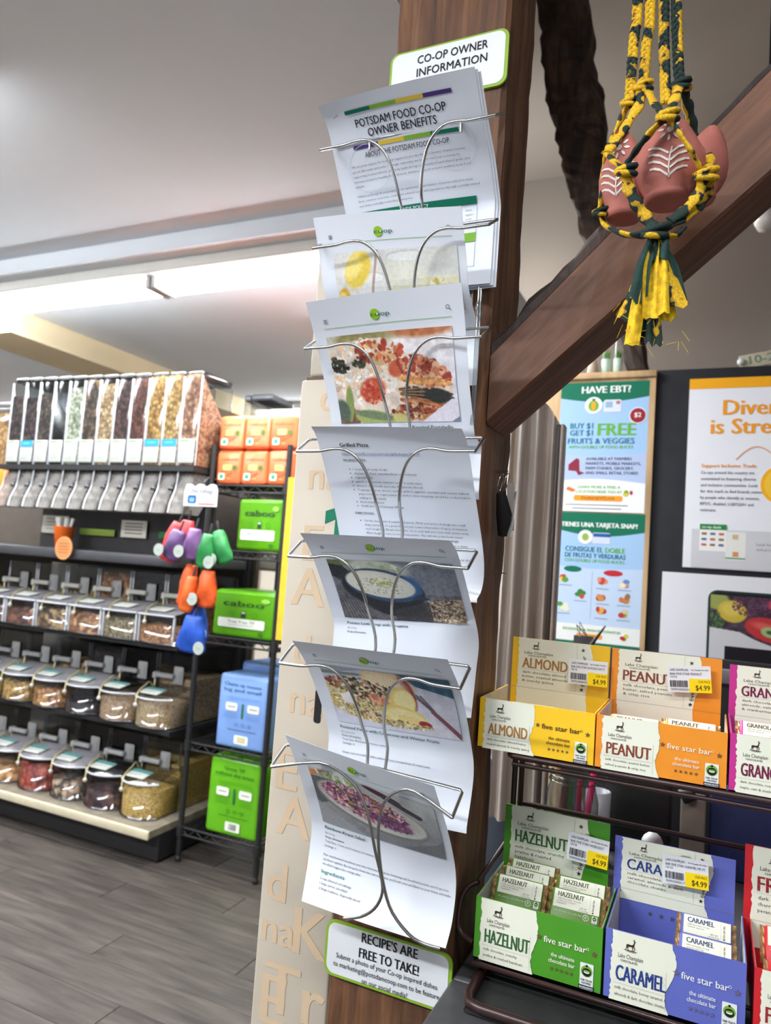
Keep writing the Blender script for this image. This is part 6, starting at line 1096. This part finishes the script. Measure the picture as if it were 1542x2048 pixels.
a = at(1016, 1580, 1.66); tag(MB().rbox(a.x - .05, at(1032, 1580, 1.66).x, 1.64, 1.70, 0.0, at(1016, 1518, 1.66).z, .005).build('slate_panel', mat('slate_blue', (40, 48, 62), .6)), 'slate blue panel edge low between the post and the stand', 'panel')
# clear hanging strip and key fob on the post's right face
a = atx(952, 575, -.300); t = thing('clear_hook_strip', 'clear plastic hook strip hanging beside the post edge', 'hook strip', (-.296, a.y, a.z)); cp_ = clear('strip_plastic', (226, 230, 230), .35, .1)
A0, A1 = atx(960, 575, -.296), atx(945, 850, -.296); MB().tube([A0, (A0 + A1) / 2, A1], .0035, 8, flat=.5).build('strip', cp_, t)
b = atx(958, 620, -.294); MB().ball(b, .004, .011, .014, 12).build('hook_boss', cp_, t)
a = atx(1000, 955, -.300); t = thing('key_fob', 'black key fob with white paper tags on split rings hanging on the post', 'key fob', tuple(a))
for px, py in ((1000, 968), (1012, 966)): c = atx(px, py, -.290); MB().tube([(c.x + .003 * math.sin(q), c.y + .010 * math.cos(q), c.z + .015 * math.sin(q)) for q in np.linspace(0, 6.283, 21)[:-1]], .0009, 6, closed=True).build('split_ring', STEEL, t)
MB().cyl((-.304, a.y, a.z + .008), (-.288, a.y, a.z + .010), .0014, n=6).build('nail', MATS['old_steel'], t)
c0, c1 = atx(1002, 985, -.288), atx(1006, 1070, -.288); MB().tube([c0, (c0 + c1) / 2 + Vector((.003, 0, 0)), c1], [.007, .012, .008], 10).build('fob', mat('black_rubber', (18, 18, 22), .7, bump=.4), t)
for k, (tl_, bl_, tr_, m_) in enumerate((((1014, 968), (1013, 1066), (1028, 963), mat('tag_grey', (170, 162, 158), .6)), ((1027, 984), (1014, 1074), (1034, 983), mat('tag_paper', (214, 212, 208), .6)))):
    p0, p1, p2 = atx(*tl_, -.284 + .004 * k), atx(*bl_, -.284 + .004 * k), atx(*tr_, -.276 + .004 * k); p3 = p1 + (p2 - p0); n_ = Vector((.0008, 0, 0)); mb = MB(); mb.add([p0, p2, p3, p1, p0 + n_, p2 + n_, p3 + n_, p1 + n_], [(3, 2, 1, 0), (4, 5, 6, 7), (0, 1, 5, 4), (1, 2, 6, 5), (2, 3, 7, 6), (3, 0, 4, 7)]); mb.build('paper_tag', m_, t)
# ---------------------------------------------------------------- hanging cluster of clay pots in a knotted cloth hanger
HY = 0.86; CLAY = mat('pink_clay', (176, 104, 92), .75, vary=.05, scale=40, bump=.15)
pot = thing('clay_pot_cluster', 'pink clay pots with white painted leaves in a knotted cloth hanger', 'hanging pot', tuple(at(1310, 380, HY)))
def cup(px, py, y, R, H, face, tilt=0):
    c = at(px, py, y); N = 44; prof = [(.0, 0), (.52, 0), (.60, .01), (.66, .10), (.62, .16), (.80, .30), (.95, .50), (1.0, .72), (.98, .90)]
    M_ = Matrix.Translation(c) @ Matrix.Rotation(tilt, 4, 'Y')
    def pt(r, z, th, inn=0):
        dl = (th - face + math.pi) % (2 * math.pi) - math.pi; pk_ = max(0, math.cos(dl * 1.5)) ** 1.3 if abs(dl) < 1.047 else 0
        rr = R * r - inn; zz = H * z + (H * .55 * pk_ * max(0, (z - .3) / .6) if z > .3 else 0); rr *= 1 - .34 * pk_ * max(0, (z - .55)) * 1.2; return M_ @ Vector((rr * math.cos(th), rr * math.sin(th), zz))
    mb = MB(); rows = [[pt(r, z, 2 * math.pi * k / N) for k in range(N + 1)] for r, z in prof] + [[pt(r, z, 2 * math.pi * k / N, .004) for k in range(N + 1)] for r, z in ((.97, .89), (.9, .5), (.5, .2), (0, .18))]
    mb.grid(rows); mb.build('clay_cup', CLAY, pot)
    def surf(p):   # u along the circumference in metres from the facing line, v up from the base
        P = []; Nn = []
        for u, v in p:
            th = face + u / R; z = v / H; zz = np.interp(z, [0, 1.5], [0, 1.5]); pk_ = max(0, math.cos((th - face) * 1.5)) ** 1.3 if abs(th - face) < 1.047 else 0
            zo = z if z <= .3 else (z + .275 * pk_) / (1 + .9167 * pk_)
            r = np.interp(zo, [q[1] for q in prof], [q[0] for q in prof]); a_ = pt(r, zo, th); P.append(tuple(a_)); d = M_.to_3x3() @ Vector((math.cos(th), math.sin(th), 0)); Nn.append(tuple(d))
        return np.array(P), np.array(Nn)
    return surf
WHT = (226, 220, 214)
def paint(surf, H, name, s=1.0):
    p = Print(); cy = H * 1.10
    p.ell(0, cy, .0042 * s, .0042 * s, WHT, 1, 12)
    for k in range(8):
        a = k * math.pi / 4 + .1; p.ell(.0115 * s * math.sin(a), cy + .0115 * s * math.cos(a), .0018 * s, .0042 * s, WHT, 1, 10, rot=-a)
    st_ = [(0.001, H * .26), (0, H * .44), (.001, H * .62), (.003, H * .76)]; p.curve(st_, .0016, WHT, 1)
    for k in range(4):
        v0 = H * (.29 + .12 * k)
        for sgn in (-1, 1):
            pts = [(sgn * .001 + .0005, v0), (sgn * .010, v0 + H * .10), (sgn * .018, v0 + H * .145), (sgn * .0235, v0 + H * .15)]; w = [.0022, .0026, .002]
            for i in range(3): p.line(pts[i], pts[i + 1], w[i], WHT, 1)
    p.build(name, surf, pot, .0006, .0002)
face0 = math.radians(-75); Hc = .061
s1 = cup(1334, 408, HY - .006, .0395, Hc, math.radians(-86)); paint(s1, Hc, 'painted_leaf', .86)
s2 = cup(1245, 440, HY + .008, .0325, Hc * 1.1, math.radians(-106), .06); paint(s2, Hc * 1.1, 'painted_leaf', .86)
s3 = cup(1388, 405, HY + .05, .037, Hc * .9, math.radians(-48))
MB().ball(at(1310, 372, HY + .03), .03, .022, .022, 14).build('clay_bridge', CLAY, pot)
def cloth():
    t = NT('wax_print_cloth'); co = t.coord(); f = t.noise(co, 34, 2, .5, .3); v = t.new('ShaderNodeTexVoronoi'); v.inputs['Scale'].default_value = 420; t.link(co, v.inputs['Vector'])
    c = t.ramp(f, [(0, (10, 42, 36)), (.47, (14, 54, 46)), (.475, (196, 150, 24)), (.50, (226, 184, 24)), (.63, (232, 192, 30)), (.66, (120, 44, 26)), (.68, (14, 54, 46))], 'CONSTANT'); d = t.ramp(v.outputs['Distance'], [(.2, (255, 255, 255)), (.8, (206, 196, 170))]); mx = t.new('ShaderNodeMix', data_type='RGBA', blend_type='MULTIPLY'); mx.inputs[0].default_value = .8; t.link(c, mx.inputs[6]); t.link(d, mx.inputs[7]); t.link(mx.outputs[2], t.b.inputs['Base Color']); t.b.inputs['Roughness'].default_value = .8; t.bump(t.noise(co, 300, 3), .3, .001); return t.m
CL = cloth()
def path(pts): return smooth3([at(px, py, HY + d) for px, py, d in pts], 5)
def braid(name, pts, R=.0042, pitch=.024):
    P = path(pts); L = [0]
    for a, b in zip(P[:-1], P[1:]): L.append(L[-1] + (b - a).length)
    n = int(L[-1] / .0028); pp = [Vector([np.interp(L[-1] * i / n, L, [q[k] for q in P]) for k in range(3)]) for i in range(n + 1)]; mb = MB()
    for s in range(3):
        ph = 2 * math.pi * s / 3; mb.tube([p + Vector((math.cos(2 * math.pi * i * .0028 / pitch + ph), math.sin(4 * math.pi * i * .0028 / pitch + 2 * ph) * .5, 0)) * R * .85 for i, p in enumerate(pp)], R * .72, 6)
    mb.build(name, CL, pot)
for pts in ([(1278, -420, 0), (1275, 0, 0), (1270, 60, 0), (1264, 130, 0), (1259, 200, 0)], [(1302, -420, .0), (1301, 0, .0), (1294, 80, .0), (1288, 150, 0), (1285, 168, 0)], [(1330, -420, .004), (1328, 0, .004), (1328, 80, .004), (1330, 160, .0), (1331, 205, -.01)], [(1352, -420, .0), (1353, 0, .0), (1355, 80, 0), (1357, 140, 0), (1360, 165, 0)]): braid('braided_cord', pts)
def strap(pts, w=.0064, flat=.42):
    P = path(pts); n = len(P); MB().tube(P, [w * (1 + .18 * math.sin(i * 1.3)) for i in range(n)], 8, flat=flat).build('cloth_strap', CL, pot)
STRAPS = [[(1258, 205, 0), (1246, 230, .0), (1228, 275, -.01), (1214, 310, -.01), (1208, 350, .0), (1204, 400, .0), (1200, 425, .0), (1212, 452, .0), (1246, 468, -.03), (1284, 470, -.05), (1312, 462, -.05)],
    [(1285, 175, 0), (1278, 210, -.01), (1252, 250, -.02), (1226, 288, -.03), (1214, 306, -.04)], [(1290, 172, 0), (1308, 205, -.02), (1322, 222, -.045), (1335, 230, -.055)], [(1360, 168, 0), (1350, 195, -.03), (1342, 218, -.05), (1336, 230, -.055)],
    [(1366, 172, .01), (1374, 205, .02), (1382, 240, .03), (1388, 275, .04)], [(1334, 232, -.056), (1304, 262, -.056), (1276, 296, -.054), (1256, 325, -.052), (1250, 340, -.054)], [(1337, 232, -.056), (1356, 262, -.056), (1378, 296, -.054), (1398, 330, -.04), (1412, 346, -.03)],
    [(1216, 308, -.035), (1228, 322, -.045), (1244, 336, -.052), (1252, 342, -.054)], [(1252, 344, -.054), (1256, 372, -.055), (1270, 402, -.052), (1288, 430, -.046), (1304, 452, -.046), (1312, 462, -.05)], [(1414, 350, -.03), (1416, 380, -.02), (1398, 412, -.025), (1368, 436, -.035), (1336, 452, -.045), (1314, 462, -.05)],
    [(1410, 352, -.03), (1396, 388, -.035), (1370, 420, -.04), (1340, 442, -.045)], [(1412, 346, -.03), (1418, 325, .0), (1412, 300, .03), (1392, 278, .04)], [(1312, 462, -.05), (1336, 474, -.045), (1354, 470, -.04), (1366, 458, -.035)]]
for s in STRAPS: strap(s)
for px, py, d, r in ((1258, 205, 0, .010), (1287, 173, 0, .011), (1362, 170, 0, .012), (1336, 232, -.058, .012), (1252, 342, -.057, .012), (1412, 350, -.033, .013), (1312, 464, -.052, .015), (1202, 424, 0, .010)):
    c = at(px, py, HY + d); mb = MB(); mb.ball(c, r * .8, r * .7, r * .62, 12, jit=.08)
    for q in (-.5, .5): mb.tube([c + Vector((r * .85 * math.cos(a), r * .75 * math.sin(a), r * .5 * q + r * .35 * math.sin(a * 1 + q))) for a in np.linspace(0, 6.283, 17)[:-1]], r * .27, 6, closed=True)
    mb.build('knot', CL, pot)
CLY = mat('yellow_cloth', (226, 184, 26), .8, vary=.15, scale=160); CLG = mat('bottle_green_cloth', (12, 50, 44), .8, vary=.2, scale=120)
r = random.Random(4)
def ribbon(pts, w0, w1, m, k):
    P = path(pts); n = len(P); g = []; rr = random.Random(k)
    for i, p in enumerate(P):
        q = i / (n - 1); w = w0 + (w1 - w0) * q; a = .5 * math.sin(q * 4 + k); d = Vector((math.cos(a), math.sin(a), 0)); row = []
        for j in range(6): u = j / 5 * 2 - 1; row.append(p + d * w * u + Vector((0, -.004 * math.sin(u * 3 + k + q * 2), (rr.uniform(-.004, .004) if i == n - 1 else 0))))
        g.append(row)
    mb = MB(); mb.grid(g); mb.grid([[v + Vector((0, .0008, 0)) for v in row] for row in g[::-1]]); mb.build('tassel_strip', m, pot)
T0 = (1314, 466, -.048)
for k, (ex, ey, w0, w1, m, d) in enumerate(((1262, 690, .004, .009, CLY, -.05), (1246, 640, .004, .012, CL, -.046), (1275, 600, .007, .011, CLG, -.056), (1300, 660, .004, .009, CLG, -.04), (1302, 632, .003, .010, CLY, -.056), (1326, 632, .003, .007, CLY, -.058), (1350, 612, .004, .014, CL, -.05), (1362, 606, .003, .008, CLG, -.044), (1308, 688, .004, .010, CL, -.044), (1285, 676, .004, .010, CL, -.04), (1338, 640, .004, .010, CLY, -.045), (1322, 520, .006, .009, CLG, -.058))):
    mx_, my_ = (T0[0] + ex) / 2 + (6 if k % 2 else -6), (T0[1] + ey) / 2 - 6; ribbon([T0, ((T0[0] * 2 + mx_) / 3, (T0[1] * 2 + my_) / 3, (T0[2] + d) / 2), (mx_, my_, d), (ex, ey, d)], w0, w1, m, k)
mb = MB()
for k in range(26): ex, ey = r.uniform(1240, 1372), r.uniform(600, 700); a = at(ex, ey, HY - .05); mb.tube([a, a + Vector((r.uniform(-.012, .012), r.uniform(-.004, .004), r.uniform(-.016, .004)))], .00025, 4)
o = mb.build('frayed_threads', CLY, pot); o['kind'] = 'stuff'
zc_ = at(1315, -420, HY); MB().cyl((zc_.x, HY, zc_.z), (zc_.x, HY, zc_.z + .2), .003, n=8).ball(zc_, .02, .012, .012, 10).build('hanger_top', CL, pot)
bpy.data.objects.remove(_fo); bpy.data.curves.remove(_fd)
